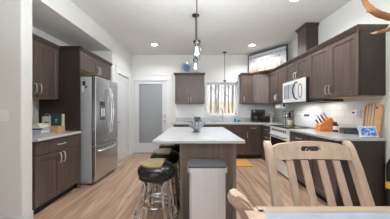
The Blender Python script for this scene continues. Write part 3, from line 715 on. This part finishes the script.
# ------------------------------------------------------------------ bar stools
def make_stool(label, x, y, rz):
    t = thing('bar_stool', label, 'bar stool', (x, y, 0), rz, 'bar stools along the island')
    R = 0.180
    prof = [(0, 0.555), (0.13, 0.555), (0.165, 0.560), (R, 0.585), (R+0.004, 0.612), (R-0.002, 0.642), (R-0.022, 0.664), (R-0.06, 0.678), (0.07, 0.684), (0, 0.685)]
    MB().lathe(prof, seg=36).build('seat_cushion', M['vinyl'], t, True)
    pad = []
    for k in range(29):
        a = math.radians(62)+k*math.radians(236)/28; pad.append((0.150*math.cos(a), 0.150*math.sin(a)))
    MB().prism(pad, 0.672, 0.6875).build('seat_reflection', M['tan_reflection'], t)['label'] = 'tan reflection painted on the seat'  # thin tan plate paints the reflection seen on the seat top
    MB().lathe([(R-0.01, 0.548), (R-0.004, 0.552), (R-0.004, 0.566), (R-0.012, 0.568)], seg=36).build('seat_ring', M['black'], t, True)
    MB().lathe([(0, 0.49), (0.05, 0.49), (0.05, 0.52), (0.12, 0.54), (0.12, 0.5545), (0, 0.5545)], seg=24).build('swivel_plate', M['darkgrey'], t, True)
    for k in range(4):
        a = PI/4+k*PI/2; c_, s_ = math.cos(a), math.sin(a); tx, ty = -s_, c_
        m = MB(); w0, w1 = 0.040, 0.030
        def Q(rad, off, z): return (c_*rad+tx*off, s_*rad+ty*off, z)
        m.tube([Q(0.228, -w1, 0.004), Q(0.190, -w1, 0.19), Q(0.150, -w1, 0.44), Q(0.136, -w1*0.8, 0.495), Q(0.13, 0, 0.520), Q(0.136, w1*0.8, 0.495), Q(0.150, w1, 0.44), Q(0.190, w1, 0.19), Q(0.228, w1, 0.004)], 0.0145, 8)
        m.build('leg', M['chrome'], t, True)
    m = MB(); m.tube([(0.203*math.cos(2*PI*k/36), 0.203*math.sin(2*PI*k/36), 0.185) for k in range(36)], 0.0135, 8, True)
    m.build('foot_ring', M['chrome'], t, True)
    m = MB(); m.tube([(0.150*math.cos(2*PI*k/30), 0.150*math.sin(2*PI*k/30), 0.30) for k in range(30)], 0.010, 8, True)
    m.build('brace_ring', M['chrome'], t, True)
    return t
st = make_stool('black vinyl bar stool on chrome legs, nearest of three along the island', -0.385, 1.785, 0.0)
dup(st, None, (-0.385, 2.29, 0), 0.06, 'black vinyl bar stool on chrome legs, middle of three along the island')
dup(st, None, (-0.385, 2.80, 0), 0.05, 'black vinyl bar stool on chrome legs, farthest of three along the island')

# ------------------------------------------------------------------ trash can
t = thing('trash_can', 'rectangular stainless steel trash can with a grey lid in front of the island', 'trash can', (PX(207.7, 1.6), 1.60, 0))
def rrect(w, d, r, n=5):
    o = []
    for cx, cy, a0 in ((w/2-r, d-r, 0), (-w/2+r, d-r, PI/2), (-w/2+r, r, PI), (w/2-r, r, 1.5*PI)):
        for k in range(n+1): a = a0+PI/2*k/n; o.append((cx+r*math.cos(a), cy+r*math.sin(a)))
    return o
TW = 0.335
MB().prism([(p[0], p[1]+0.012) for p in rrect(TW, 0.232, 0.03)], 0.02, 0.64).build('body', M['steel_can'], t, True)
MB().prism(rrect(TW+0.03, 0.256, 0.036), 0.641, 0.685).build('rim_band', M['steel_can'], t, True)
MB().prism([(p[0], p[1]+0.004) for p in rrect(TW+0.022, 0.248, 0.034)], 0.6855, 0.700).build('lid', M['darkgrey'], t, True)
MB().prism([(p[0], p[1]+0.012) for p in rrect(TW+0.006, 0.236, 0.03)], 0.001, 0.0195).build('base', M['black'], t, True)
MB().box(-0.07, 0.07, -0.045, 0.01, 0.03, 0.045, 0.004).build('pedal', M['steel_can'], t)

# ------------------------------------------------------------------ dining table and chairs
TX0, TX1, TY0, TY1, TZ = 0.262, 1.95, -0.15, 0.853, 0.75
t = thing('dining_table', 'pale oak dining table with a blue grey inset top at the bottom edge', 'dining table', (0, 0, 0))
m = MB(); bw = 0.05
pts = [(TX0, TY0+0.03), (TX0, TY1-0.03), (TX0+0.01, TY1-0.008), (TX0+0.03, TY1), (TX1-0.03, TY1), (TX1, TY1-0.03), (TX1, TY0+0.03), (TX1-0.03, TY0), (TX0+0.03, TY0)]
m.prism(pts, TZ-0.035, TZ-0.004)
m.box(TX0+0.004, TX0+bw, TY0+0.03, TY1-0.03, TZ-0.004, TZ); m.box(TX1-bw, TX1-0.004, TY0+0.03, TY1-0.03, TZ-0.004, TZ)
m.box(TX0+0.03, TX1-0.03, TY1-bw, TY1-0.003, TZ-0.004, TZ); m.box(TX0+0.03, TX1-0.03, TY0+0.003, TY0+bw, TZ-0.004, TZ)
m.build('table_top', M['tablewood'], t)
MB().box(TX0+bw, TX1-bw, TY0+bw, TY1-bw, TZ-0.0039, TZ-0.001).build('top_inset', M['inset'], t)
MB().lathe([(0.09, 0.10), (0.09, 0.14), (0.055, 0.2), (0.075, 0.4), (0.05, 0.6), (0.12, 0.70), (0.12, TZ-0.036), (0, TZ-0.036)], (1.3, 0.35, 0), 24).build('pedestal', M['tablewood'], t, True)
for k in range(4):
    a = k*PI/2; c_, s_ = math.cos(a), math.sin(a)
    MB().tube([(1.3+c_*0.05, 0.35+s_*0.05, 0.14), (1.3+c_*0.2, 0.35+s_*0.2, 0.11), (1.3+c_*0.34, 0.35+s_*0.34, 0.035)], [0.045, 0.04, 0.034], 8).build('foot', M['tablewood'], t, True)

def make_chair(label, loc_, rz):
    t = thing('dining_chair', label, 'dining chair', loc_, rz, 'oak dining chairs at the table')
    CW = 0.262                      # half width at the posts
    def lean(v): # back recline, and a slight outward flare towards the top
        dz = max(0.0, v.z-0.45)
        return Vector((v.x*(1-0.0*dz), v.y+0.40*dz, v.z))
    MB().prism([(-0.235, -0.44), (0.235, -0.44), (0.225, -0.02), (-0.225, -0.02)], 0.425, 0.455).build('seat', M['chairwood'], t)
    for s in (-1, 1):
        m = MB(); m.tube([(s*0.205, -0.40, 0.0), (s*0.205, -0.40, 0.22), (s*0.205, -0.40, 0.424)], [0.016, 0.022, 0.019], 10); m.build('leg', M['chairwood'], t, True)
        # back post: rear leg and upright in one curved board with a rounded ear
        m = MB(); wv = 0.024
        cen = [(0.03, 0.0), (0.015, 0.2), (0.0, 0.43), (0.06, 0.58), (0.115, 0.72), (0.165, 0.85), (0.190, 0.915), (0.206, 0.952), (0.221, 0.978), (0.237, 0.992), (0.252, 0.998)]
        th = [0.015, 0.018, 0.022, 0.021, 0.020, 0.020, 0.020, 0.019, 0.017, 0.014, 0.009]
        left = []; right = []
        for i, (y, z) in enumerate(cen):
            y0, z0_ = cen[max(i-1, 0)]; y1, z1_ = cen[min(i+1, len(cen)-1)]
            n = Vector((z1_-z0_, -(y1-y0))).normalized()
            left.append((y+n.x*th[i], z+n.y*th[i])); right.append((y-n.x*th[i], z-n.y*th[i]))
        bb = bmesh.new(); rings = []
        for i in range(len(cen)):
            hw = wv*(1.0 if i < 10 else 0.85); xc = s*(CW-0.0)
            if i < 2: xc = s*(CW-0.03)
            rings.append([bb.verts.new((xc-hw, *left[i])), bb.verts.new((xc+hw, *left[i])), bb.verts.new((xc+hw, *right[i])), bb.verts.new((xc-hw, *right[i]))])
        for a_, b_ in zip(rings, rings[1:]):
            for j in range(4): bb.faces.new((a_[j], a_[(j+1) % 4], b_[(j+1) % 4], b_[j]))
        bb.faces.new(rings[0]); bb.faces.new(rings[-1])
        bmesh.ops.bevel(bb, geom=[e for e in bb.edges if abs(e.verts[0].co.z-e.verts[1].co.z) > 0.005], offset=0.006, segments=2, affect='EDGES')
        m.merge(bb).build('back_post', M['chairwood'], t, True)
    # top rail with hand hole, two halves meeting on the hole's centre line
    N = 24; xr = CW-0.025; up = []; lo = []
    zt = lambda x: 0.985+0.022*math.cos(PI*x/(2*xr))+(0.0 if abs(x) < 0.2 else -0.01*(abs(x)-0.2)/0.04)
    zb = lambda x: 0.898+0.008*math.cos(PI*x/(2*xr))
    hx, hz, hc = 0.064, 0.0165, 0.962
    def hole(x):
        q = abs(x)/hx
        return 0 if q >= 1 else hz*min(1, math.sqrt(max(0, 1-max(0, (q-0.72)/0.28)**2)))
    xs_ = sorted(set([round(-xr+2*xr*i/N, 4) for i in range(N+1)]+[round(hx*q, 4) for q in (-1, -0.93, -0.8, -0.72, 0.72, 0.8, 0.93, 1)]))
    m = MB()
    for sgn in (1, -1):
        for a_, b_ in zip(xs_, xs_[1:]):
            e = [(a_, hc+sgn*hole(a_)), (b_, hc+sgn*hole(b_)), (b_, zt(b_) if sgn > 0 else zb(b_)), (a_, zt(a_) if sgn > 0 else zb(a_))]
            m.prism(e, -0.012, 0.012, 'y')
    bmesh.ops.remove_doubles(m.bm, verts=m.bm.verts[:], dist=0.0003)
    seen = {}
    for f in m.bm.faces[:]:
        k = tuple(sorted(v.index for v in f.verts))
    m.warp(lambda v: Vector((v.x, v.y+0.40*(v.z-0.45), v.z))).build('top_rail', M['chairwood'], t)
    # lower rail and slats
    m = MB(); m.box(-xr, xr, -0.011, 0.011, 0.475, 0.525, 0.004); m.warp(lambda v: Vector((v.x, v.y+0.40*(v.z-0.45), v.z))); m.build('lower_rail', M['chairwood'], t)
    for x in (-0.145, -0.052, 0.052, 0.145):
        m = MB(); m.box(x-0.0215, x+0.0215, -0.008, 0.008, 0.526, 0.897, 0.003); m.warp(lambda v: Vector((v.x, v.y+0.40*(v.z-0.45), v.z))); m.build('slat', M['chairwood'], t)
    m = MB(); m.box(-0.21, 0.21, -0.435, -0.415, 0.37, 0.424); m.box(-0.215, -0.195, -0.38, -0.02, 0.37, 0.424); m.box(0.195, 0.215, -0.38, -0.02, 0.37, 0.424); m.build('seat_frame', M['chairwood'], t)
    m = MB(); m.box(-0.2, -0.185, -0.38, 0.0, 0.18, 0.205); m.box(0.185, 0.2, -0.38, 0.0, 0.18, 0.205); m.build('stretcher', M['chairwood'], t)
    return t
ch = make_chair('pale oak slat back dining chair facing the camera beyond the table', (0.735, 0.935, 0), 0)
dup(ch, None, (0.337, 0.178, 0), PI/2, 'pale oak dining chair tucked at the left table end, only a curved back post showing')

# ------------------------------------------------------------------ things on the left counter
def bx(m, x0, x1, y0, y1, z0, z1, b=0.0): return m.box(x0, x1, y0, y1, z0, z1, b)
yk = 2.62; z0 = CT+0.001
t = thing('wooden_box', 'orange pine box lying on the left counter under the teal book', 'box', (PX(53.2, yk), yk, z0))
MB().box(-0.085, 0.105, -0.04, 0.10, 0, 0.085, 0.003).build('box_body', M['boxorange'], t)
MB().box(-0.082, 0.102, -0.043, -0.0403, 0.058, 0.0615).build('lid_seam', M['cream'], t)
t = thing('hardback_book', 'dark teal hardback standing on the orange pine box', 'book', (PX(54.6, yk), yk+0.03, z0+0.086))
MB().box(-0.078, 0.078, 0.0, 0.004, 0, 0.175).build('cover', M['teal'], t)
MB().box(-0.075, 0.075, 0.0045, 0.03, 0.003, 0.172).build('pages', M['cream'], t)
m = MB(); m.box(-0.02, 0.02, -0.001, -0.0002, 0.05, 0.058); m.lathe([(0.018, 0), (0.018, 0.001), (0, 0.001)], (0, -0.0002, 0.085), 14, Matrix.Rotation(PI/2, 4, 'X')); m.build('gilt_print', M['gold'], t)
t = MB().box(PX(60.2, yk), PX(60.2, yk)+0.022, yk+0.035, yk+0.06, z0+0.087, z0+0.26, 0.002).build('paperback_book', M['cream']); tag(t, 'cream spined book standing right of the teal hardback', 'book')
t = thing('gift_bag', 'white paper bag standing at the back left of the book counter', 'bag', (PX(44.3, 2.64), 2.64, z0))
MB().prism([(-0.055, 0), (0.055, 0), (0.05, 0.225), (-0.05, 0.225)], 0.02, 0.095, 'y').build('bag_body', M['paper'], t)
m = MB(); m.tube([(-0.03, 0.057, 0.222), (-0.03, 0.057, 0.25), (0, 0.057, 0.262), (0.03, 0.057, 0.25), (0.03, 0.057, 0.222)], 0.003, 6); m.build('handle', M['paper'], t, True)
t = thing('tumbler', 'small plum coloured tumbler between the magazine pile and the orange box', 'tumbler', (PX(46.6, 2.56), 2.56, z0))
MB().lathe([(0, 0), (0.022, 0), (0.024, 0.09), (0, 0.09)], seg=20).build('base', M['lilac'], t, True)
MB().lathe([(0, 0.0905), (0.0242, 0.0905), (0.027, 0.15), (0.023, 0.15), (0.020, 0.10), (0, 0.098)], seg=20).build('rim', M['purple'], t, True)
yy = 2.46
specs = [(M['lilac'], 0.0, 0.05, 'thick lilac volume at the bottom of the pile beside the wall end', 0.01),
         (M['navy'], 0.051, 0.072, 'dark navy book second from the bottom of the pile beside the wall end', 0.02),
         (M['paper'], 0.073, 0.112, 'white book below the yellow one in the pile beside the wall end', 0.0),
         (M['yellowp'], 0.113, 0.135, 'pale yellow book topmost of the pile beside the wall end', -0.01)]
for mm, a, b_, lb, dx in specs:
    t = thing('stacked_book', lb, 'book', (PX(38.5, yy)+dx, yy, z0+a), dx*4, 'book pile on the left counter')
    h_ = b_-a-0.001
    MB().box(-0.085, 0.08, -0.07, 0.09, 0, h_*0.15).box(-0.085, 0.08, -0.07, 0.09, h_*0.85, h_).box(-0.085, 0.08, -0.072, -0.0685, 0, h_).build('cover', mm, t)
    MB().box(-0.082, 0.077, -0.068, 0.088, h_*0.16, h_*0.84).build('pages', M['paper'], t)
t = MB().lathe([(0, 0.0), (0.02, 0.004), (0.032, 0.022), (0.03, 0.035), (0.012, 0.045), (0, 0.046)], (PX(72, 2.85), 2.85, UC+0.001), 16).build('felt_ball', M['lime'], None, True); tag(t, 'small yellow green ball on top of the cabinet above the refrigerator', 'ball')

# light switch
t = thing('light_switch', 'white two gang light switch plate on the wall at the left edge', 'light switch', (PX(3.5, 1.85), 1.849, 1.155))
MB().box(-0.058, 0.058, -0.006, -0.0002, -0.06, 0.06, 0.003).build('cover_plate', M['white'], t)
for x in (-0.024, 0.024): MB().box(x-0.016, x+0.016, -0.010, -0.0062, -0.034, 0.034, 0.002).build('rocker', M['white'], t)

# ------------------------------------------------------------------ on the island
t = thing('glass_bowl', 'footed cut glass bowl standing on the island top', 'bowl', (PX(196.3, 2.6), 2.6, CT+0.001))
MB().lathe([(0, 0.0), (0.062, 0.0), (0.060, 0.012), (0.034, 0.026), (0.040, 0.036), (0.078, 0.066), (0.118, 0.115), (0.142, 0.150), (0.136, 0.150), (0.112, 0.118), (0.072, 0.072), (0.03, 0.046), (0, 0.043)], seg=18).build('bowl', M['bowlglass'], t, True)
m = MB()
for k in range(18):
    a = 2*PI*k/18
    m.tube([(0.046*math.cos(a), 0.046*math.sin(a), 0.038), (0.080*math.cos(a+.1), 0.080*math.sin(a+.1), 0.065), (0.120*math.cos(a+.2), 0.120*math.sin(a+.2), 0.114), (0.142*math.cos(a+.25), 0.142*math.sin(a+.25), 0.149)], 0.0035, 5)
m.build('cut_ribs', M['clearrim'], t, True)
t = thing('glass_canister', 'lidded grey glass canister standing behind the cut glass bowl', 'canister', (PX(197.2, 3.12), 3.12, CT+0.001))
MB().lathe([(0, 0), (0.058, 0), (0.066, 0.02), (0.066, 0.17), (0.054, 0.20), (0.050, 0.20), (0.061, 0.168), (0.061, 0.02), (0, 0.012)], seg=22).build('jar', M['bowlglass'], t, True)
MB().lathe([(0, 0.014), (0.056, 0.022), (0.056, 0.15), (0, 0.16)], seg=18).build('contents', M['fridge_side'], t, True)
MB().lathe([(0.0, 0.201), (0.056, 0.201), (0.056, 0.215), (0.02, 0.235), (0.018, 0.25), (0, 0.256)], seg=20).build('lid', M['fridge_side'], t, True)

# ------------------------------------------------------------------ far counter
t = thing('kitchen_faucet', 'tall arched chrome faucet standing below the window', 'faucet', (PX(222.7, 4.86), 4.86, CT+0.001))
MB().lathe([(0, 0), (0.028, 0), (0.028, 0.01), (0.018, 0.02), (0.016, 0.06), (0, 0.06)], seg=16).build('base', M['chrome'], t, True)
pts = [(0, 0, 0.05), (0, 0, 0.26)]+[(-0.085+0.085*math.cos(a), -0.03*(1-math.cos(a)), 0.26+0.085*math.sin(a)) for a in [PI*k/10 for k in range(1, 10)]]+[(-0.17, -0.06, 0.25), (-0.172, -0.062, 0.17)]
m = MB(); m.tube(pts, 0.011, 10); m.build('spout', M['chrome'], t, True)
m = MB(); m.tube([(0.015, 0, 0.05), (0.06, 0, 0.075)], [0.008, 0.006], 8); m.build('lever', M['chrome'], t, True)
t = thing('soap_bottle', 'blue dish soap bottle with pump beside the faucet', 'soap bottle', (PX(235, 4.86), 4.86, CT+0.001))
MB().lathe([(0, 0), (0.028, 0), (0.03, 0.01), (0.03, 0.075), (0.012, 0.092), (0.012, 0.10), (0, 0.10)], seg=18).build('bottle', M['blue'], t, True)
m = MB(); m.tube([(0, 0, 0.10), (0, 0, 0.13), (-0.03, 0, 0.132)], 0.006, 8); m.build('pump', M['blue'], t, True)
t = MB().box(PX(237, 4.84), PX(240.3, 4.84), 4.81, 4.86, CT+0.001, CT+0.062, 0.008, 2).build('scrub_sponge', M['green']); tag(t, 'green scrub sponge right of the blue soap bottle', 'sponge')
yc = 4.62
t = thing('coffee_maker', 'black coffee maker in the far corner of the counter', 'coffee maker', (PX(258.5, yc), yc, CT+0.001), -0.12)
MB().box(-0.155, 0.165, 0.0, 0.24, 0, 0.03, 0.005).build('base', M['black'], t)
MB().box(-0.155, 0.165, 0.10, 0.24, 0.0305, 0.25, 0.006).build('back_column', M['black'], t)
MB().box(-0.155, 0.165, -0.005, 0.24, 0.2505, 0.335, 0.010).build('brew_head', M['black'], t)
MB().box(-0.120, -0.095, -0.012, -0.0055, 0.255, 0.325, 0.002).build('chrome_strip', M['steel'], t)
m = MB(); m.lathe([(0, 0.032), (0.055, 0.032), (0.068, 0.09), (0.06, 0.16), (0.045, 0.185), (0, 0.185)], (-0.05, 0.045, 0), 20); m.build('carafe', M['blackglass'], t, True)
MB().box(0.05, 0.16, 0.0, 0.098, 0.031, 0.245, 0.005).build('water_tank', M['blackglass'], t)
t = MB().box(PX(266.2, 4.6), PX(269.6, 4.6), 4.60, 4.68, CT+0.001, CT+0.165, 0.006).build('coffee_grinder', M['black']); tag(t, 'short black block right of the coffee maker', 'coffee grinder')
t = thing('utensil_crock', 'steel canister holding kitchen utensils in the far corner', 'utensil holder', (PX(271.5, 4.5), 4.5, CT+0.001))
MB().lathe([(0, 0), (0.045, 0), (0.045, 0.14), (0.041, 0.14), (0.041, 0.01), (0, 0.008)], seg=20).build('canister', M['steel'], t, True)
for i, (dx, dy, L) in enumerate(((-0.02, 0.01, 0.24), (0.015, -0.01, 0.26), (0.02, 0.02, 0.22))):
    m = MB(); m.tube([(dx*0.5, dy*0.5, 0.02), (dx*1.8, dy*1.8, L*0.75), (dx*2.2, dy*2.2, L*0.8), (dx*2.6, dy*2.6, L)], [0.004, 0.004, 0.018, 0.014], 8); m.build('spoon', M['bladesteel'], t, True)
t = thing('paper_towel_roll', 'white paper towel roll under the cabinet left of the microwave', 'paper towel', (1.98, 4.12, 1.30))
rx = Matrix.Rotation(PI/2, 4, 'X')
MB().lathe([(0.02, -0.14), (0.062, -0.14), (0.062, 0.14), (0.02, 0.14)], seg=24, mtx=rx).build('roll', M['paper'], t, True)
MB().lathe([(0, -0.165), (0.015, -0.165), (0.015, 0.165), (0, 0.165)], seg=14, mtx=rx).build('spindle', M['black'], t, True)
m = MB(); m.box(-0.012, 0.012, -0.168, -0.16, -0.012, UB-1.30-0.007); m.box(-0.012, 0.012, 0.16, 0.168, -0.012, UB-1.30-0.007); m.build('bracket', M['black'], t)
t = thing('spice_rack', 'black two tier wire rack standing left of the range', 'rack', (PX(288.3, 4.0), 4.0, CT+0.001))
for z in (0.14, 0.285): MB().box(-0.09, 0.09, -0.05, 0.07, z, z+0.012).build('shelf', M['black'], t)
for sx_, sy in ((-1, -1), (1, -1), (-1, 1), (1, 1)):
    m = MB(); m.tube([(sx_*0.085, 0.01+sy*0.055, 0.0), (sx_*0.085, 0.01+sy*0.055, 0.31)], 0.005, 7); m.build('post', M['black'], t, True)
for i, (dx, mm, lb) in enumerate(((-0.045, M['steel'], 'steel lidded spice jar on the left of the rack shelf'), (0.03, M['brownbottle'], 'dark spice jar on the right of the rack shelf'))):
    j = thing('spice_jar', lb, 'spice jar', (PX(288.3, 4.0)+dx, 4.0, CT+0.001+0.153), 0, 'spice jars on the black rack')
    MB().lathe([(0, 0), (0.026, 0), (0.026, 0.08), (0.02, 0.09), (0, 0.09)], seg=16).build('jar', mm, j, True)
    MB().lathe([(0, 0.0905), (0.024, 0.0905), (0.024, 0.112), (0, 0.112)], seg=16).build('lid', M['black'], j, True)
t = thing('storage_jar', 'beige lidded jar on the counter just left of the range', 'jar', (PX(290, 3.86), 3.86, CT+0.001))
MB().lathe([(0, 0), (0.045, 0), (0.052, 0.02), (0.052, 0.09), (0.045, 0.105), (0, 0.105)], seg=20).build('jar', M['utensil'], t, True)
MB().lathe([(0, 0.1055), (0.046, 0.1055), (0.046, 0.122), (0, 0.124)], seg=20).build('lid', M['black'], t, True)

# outlets on the walls
def outlet(label, loc_, rz):
    t = thing('wall_outlet', label, 'wall outlet', loc_, rz, 'outlets above the counters')
    MB().box(-0.036, 0.036, -0.006, -0.0002, -0.058, 0.058, 0.003).build('cover_plate', M['white'], t)
    for z in (-0.022, 0.022):
        MB().box(-0.016, 0.016, -0.008, -0.0061, z-0.014, z+0.014, 0.001).build('receptacle', M['trim'], t)
    return t
outlet('white outlet on the far wall near the glazed back door', (PX(177.5, D), D-0.007, 1.15), 0)
outlet('white outlet on the far wall just left of the sink window', (PX(202, D), D-0.007, 1.15), 0)
outlet('white outlet on the far wall between sink window and coffee maker', (PX(244.5, D), D-0.007, 1.15), 0)
oy = 2.39
outlet('white outlet on the right wall with a plug in its socket', (W-0.0075, oy, 1.155), -PI/2)
t = thing('plug_adapter', 'white plug in adapter with a dark window on the right wall outlet', 'adapter', (W-0.016, oy+0.005, 1.16), -PI/2)
MB().box(-0.035, 0.045, -0.045, 0.0, -0.03, 0.04, 0.006, 2).build('housing', M['white'], t)
MB().box(-0.026, 0.010, -0.0475, -0.0452, 0.004, 0.026).build('window', M['black'], t)

# ------------------------------------------------------------------ right counter
yk = 2.70
t = thing('knife_block', 'orange wood knife block full of knives on the right counter', 'knife block', (PX(326, yk), yk, CT+0.001))
th_ = math.radians(32)
MB().prism([(-0.125, 0), (0.11, 0), (0.115, 0.10), (0.045, 0.21), (-0.115, 0.10)], -0.05, 0.055, 'y').build('block', M['orangewood'], t)
nrm = Vector((-0.11, 0, 0.16)).normalized(); tan = Vector((0.16, 0, 0.11)).normalized()
hm = [M['handleblue'], M['black'], M['bladesteel'], M['black'], M['handleblue'], M['bladesteel'], M['black']]
for i in range(7):
    f = 0.10+0.80*(i/6); q = Vector((-0.115, 0, 0.10)).lerp(Vector((0.045, 0, 0.21)), f); q.y = (-0.025 if i % 2 else 0.02); L = 0.075+0.02*(i % 3)
    m = MB(); a = q+nrm*0.001; m.tube([a, a+nrm*L*0.5, a+nrm*L], [0.008, 0.011, 0.009], 8); m.build('knife_handle', hm[i], t, True)
t = thing('sauce_bottle', 'small brown bottle with a white label right of the knife block', 'bottle', (PX(335.6, 2.62), 2.62, CT+0.001))
MB().lathe([(0, 0), (0.030, 0), (0.032, 0.008), (0.032, 0.10), (0.024, 0.118), (0.016, 0.124), (0, 0.124)], seg=20).build('bottle', M['brownbottle'], t, True)
MB().lathe([(0.0325, 0.03), (0.0328, 0.03), (0.0328, 0.085), (0.0325, 0.085)], seg=20).build('paper_label', M['paper'], t, True)
MB().lathe([(0, 0.1245), (0.018, 0.1245), (0.018, 0.146), (0, 0.147)], seg=16).build('cap', M['black'], t, True)
yk = 2.42
t = thing('clock_radio', 'low dark clock radio with a rounded face on the right counter', 'clock radio', (PX(348.5, yk), yk, CT+0.001), -0.15)
MB().prism([(-0.05, 0), (0.05, 0), (0.045, 0.055), (0.02, 0.082), (-0.02, 0.078), (-0.05, 0.02)], -0.085, 0.085, 'x').build('case', M['darkgrey'], t)
MB().box(-0.06, 0.045, -0.001, 0.0, 0.0, 0.042).warp(lambda v: Vector((v.x, v.y-0.0505+0.024*(v.z/0.042), v.z+0.026))).build('display', M['lcd'], t)
yk = 2.07
t = thing('smart_display', 'white framed tablet display showing a blue screen on the right counter', 'display', (PX(368.9, yk), yk, CT+0.001), -0.08)
lean_ = lambda v: Vector((v.x, v.y+0.28*v.z, v.z))
MB().box(-0.098, 0.098, -0.012, 0.0, 0.004, 0.125, 0.003).warp(lean_).build('frame', M['white'], t)
MB().box(-0.082, 0.082, -0.0135, -0.0122, 0.020, 0.110).warp(lean_).build('screen', M['screen'], t)
MB().prism([(0.004, 0), (0.05, 0), (0.03, 0.085)], -0.05, 0.05, 'x').build('stand', M['fridge_side'], t)
# striped cutting board leaning on the right wall
t = thing('cutting_board', 'striped wood cutting board leaning upright against the right wall', 'cutting board', (W-0.082, 2.262, CT+0.002), -PI/2)
lb_ = lambda v: Vector((v.x, v.y+0.12*v.z, v.z))
def board_strip(x0, x1, r=0.05, w=0.205, h=0.40):
    def top(x):
        if x < r: return h-r+math.sqrt(max(0, r*r-(r-x)**2))
        if x > w-r: return h-r+math.sqrt(max(0, r*r-(x-w+r)**2))
        return h
    n = 5; up = [(x0+(x1-x0)*k/n, top(x0+(x1-x0)*k/n)) for k in range(n+1)]
    return MB().prism([(x0, 0.0)]+[(x1, 0.0)]+up[::-1], 0.0, 0.018, 'y').warp(lb_)
strips = [(0.0, 0.022, 'walnut'), (0.022, 0.042, 'maple'), (0.042, 0.060, 'pink'), (0.060, 0.078, 'maple'), (0.078, 0.094, 'pink'), (0.094, 0.122, 'maple'), (0.122, 0.132, 'walnut'), (0.132, 0.168, 'maple'), (0.168, 0.205, 'boxorange')]
for x0, x1, mm in strips: board_strip(x0, x1).build('wood_strip', M[mm], t)
MB().lathe([(0.011, 0), (0.011, 0.0015), (0, 0.0015)], (0.15, -0.0003, 0.345), 14, Matrix.Rotation(PI/2, 4, 'X')).warp(lb_).build('hang_hole', M['black'], t)
# vacuum at the right edge
t = thing('stick_vacuum', 'black and yellow stick vacuum leaning beside the dark cabinet end at the right edge', 'vacuum', (2.172, 2.0, 0))
m = MB(); m.tube([(0, 0, 0.07), (0, 0, 0.33)], 0.022, 10); m.build('lower_body', M['black'], t, True)
m = MB(); m.tube([(0, 0, 0.331), (0, 0, 0.405)], 0.024, 10); m.build('grip_band', M['yellow'], t, True)
m = MB(); m.tube([(0, 0, 0.406), (0, 0, 0.60), (0, -0.03, 0.66)], 0.016, 10); m.build('upper_body', M['black'], t, True)
MB().box(-0.025, 0.026, -0.10, 0.03, 0.001, 0.07, 0.008).build('floor_head', M['black'], t)

# sink mat
tag(MB().prism([(0.47, 3.80), (1.24, 3.80), (1.24, 4.34), (0.47, 4.34)], 0.0015, 0.011).build('floor_mat', M['matmat']), 'orange tan floor mat lying before the sink cabinets', 'mat')

# ------------------------------------------------------------------ on top of the cabinets
t = thing('decorative_plate', 'round pale blue glass plate standing on the cabinet left of the window', 'plate', (PX(186.6, 4.84), 4.84, UC+0.001), 0.1)
Rp = 0.165
tilt = Matrix.Translation((0, 0.0, Rp*0.985)) @ Matrix.Rotation(PI/2-0.17, 4, 'X')
MB().lathe([(0.1105, 0.0), (0.135, 0.008), (Rp, 0.022), (Rp, 0.026), (0.135, 0.013), (0.1105, 0.006)], seg=32, mtx=tilt).build('rim', M['clearrim'], t, True)
MB().lathe([(0, 0.0), (0.110, 0.0), (0.110, 0.006), (0, 0.006)], seg=28, mtx=tilt).build('centre', M['paleblue'], t, True)
m = MB(); m.tube([(-0.05, -0.03, 0.004), (-0.05, 0.07, 0.004), (0, 0.085, 0.10), (0.05, 0.07, 0.004), (0.05, -0.03, 0.004)], 0.004, 6); m.build('easel', M['bronze'], t, True)

A = Vector((1.47, 4.90)); B = Vector((2.10, 4.04)); Ls = (B-A).length
t = thing('framed_sign', 'long framed sign with handwriting over trees, standing across the corner cabinets', 'sign', (A.x, A.y, UC+0.001), math.atan2(B.y-A.y, B.x-A.x))
hs = 0.515; fr = 0.022
m = MB(); m.box(0, Ls, -0.022, 0.004, 0, fr); m.box(0, Ls, -0.022, 0.004, hs-fr, hs); m.box(0, fr, -0.022, 0.004, fr, hs-fr); m.box(Ls-fr, Ls, -0.022, 0.004, fr, hs-fr)
m.build('frame', M['signframe'], t)
MB().box(fr, Ls-fr, -0.008, 0.0, fr, hs-fr).build('board', M['signpaper'], t)
rnd = random.Random(9)
for (xa, xb, zc, s_) in ((0.06, Ls-0.05, hs-0.105, 0.024), (0.15, Ls-0.20, hs-0.205, 0.021)):
    x = xa; m = MB()
    while x < xb:
        wl_ = rnd.uniform(0.05, 0.13); n = max(6, int(wl_/0.006)); pts = []
        for k in range(n+1):
            ph = k/n*wl_/0.020*2*PI*0.55
            tall = 1.9 if rnd.random() < 0.12 else 1.0
            pts.append((x+wl_*k/n+0.006*math.sin(ph), -0.0105, zc+s_*0.62*tall*math.sin(ph)))
        m.tube(pts, 0.0045, 4); x += wl_+0.03
    m.build('handwriting', M['signink'], t)
m = MB()
for k in range(15):
    x = 0.09+k*(Ls-0.18)/14+rnd.uniform(-0.02, 0.02); hgt = rnd.uniform(0.10, 0.22); wd_ = rnd.uniform(0.03, 0.055)
    m.prism([(x-wd_, fr), (x+wd_, fr), (x+wd_*0.6, fr+hgt*0.45), (x, fr+hgt), (x-wd_*0.6, fr+hgt*0.45)], -0.0095-0.0001*k, -0.0085, 'y')
m.build('printed_trees', M['signtree'], t)
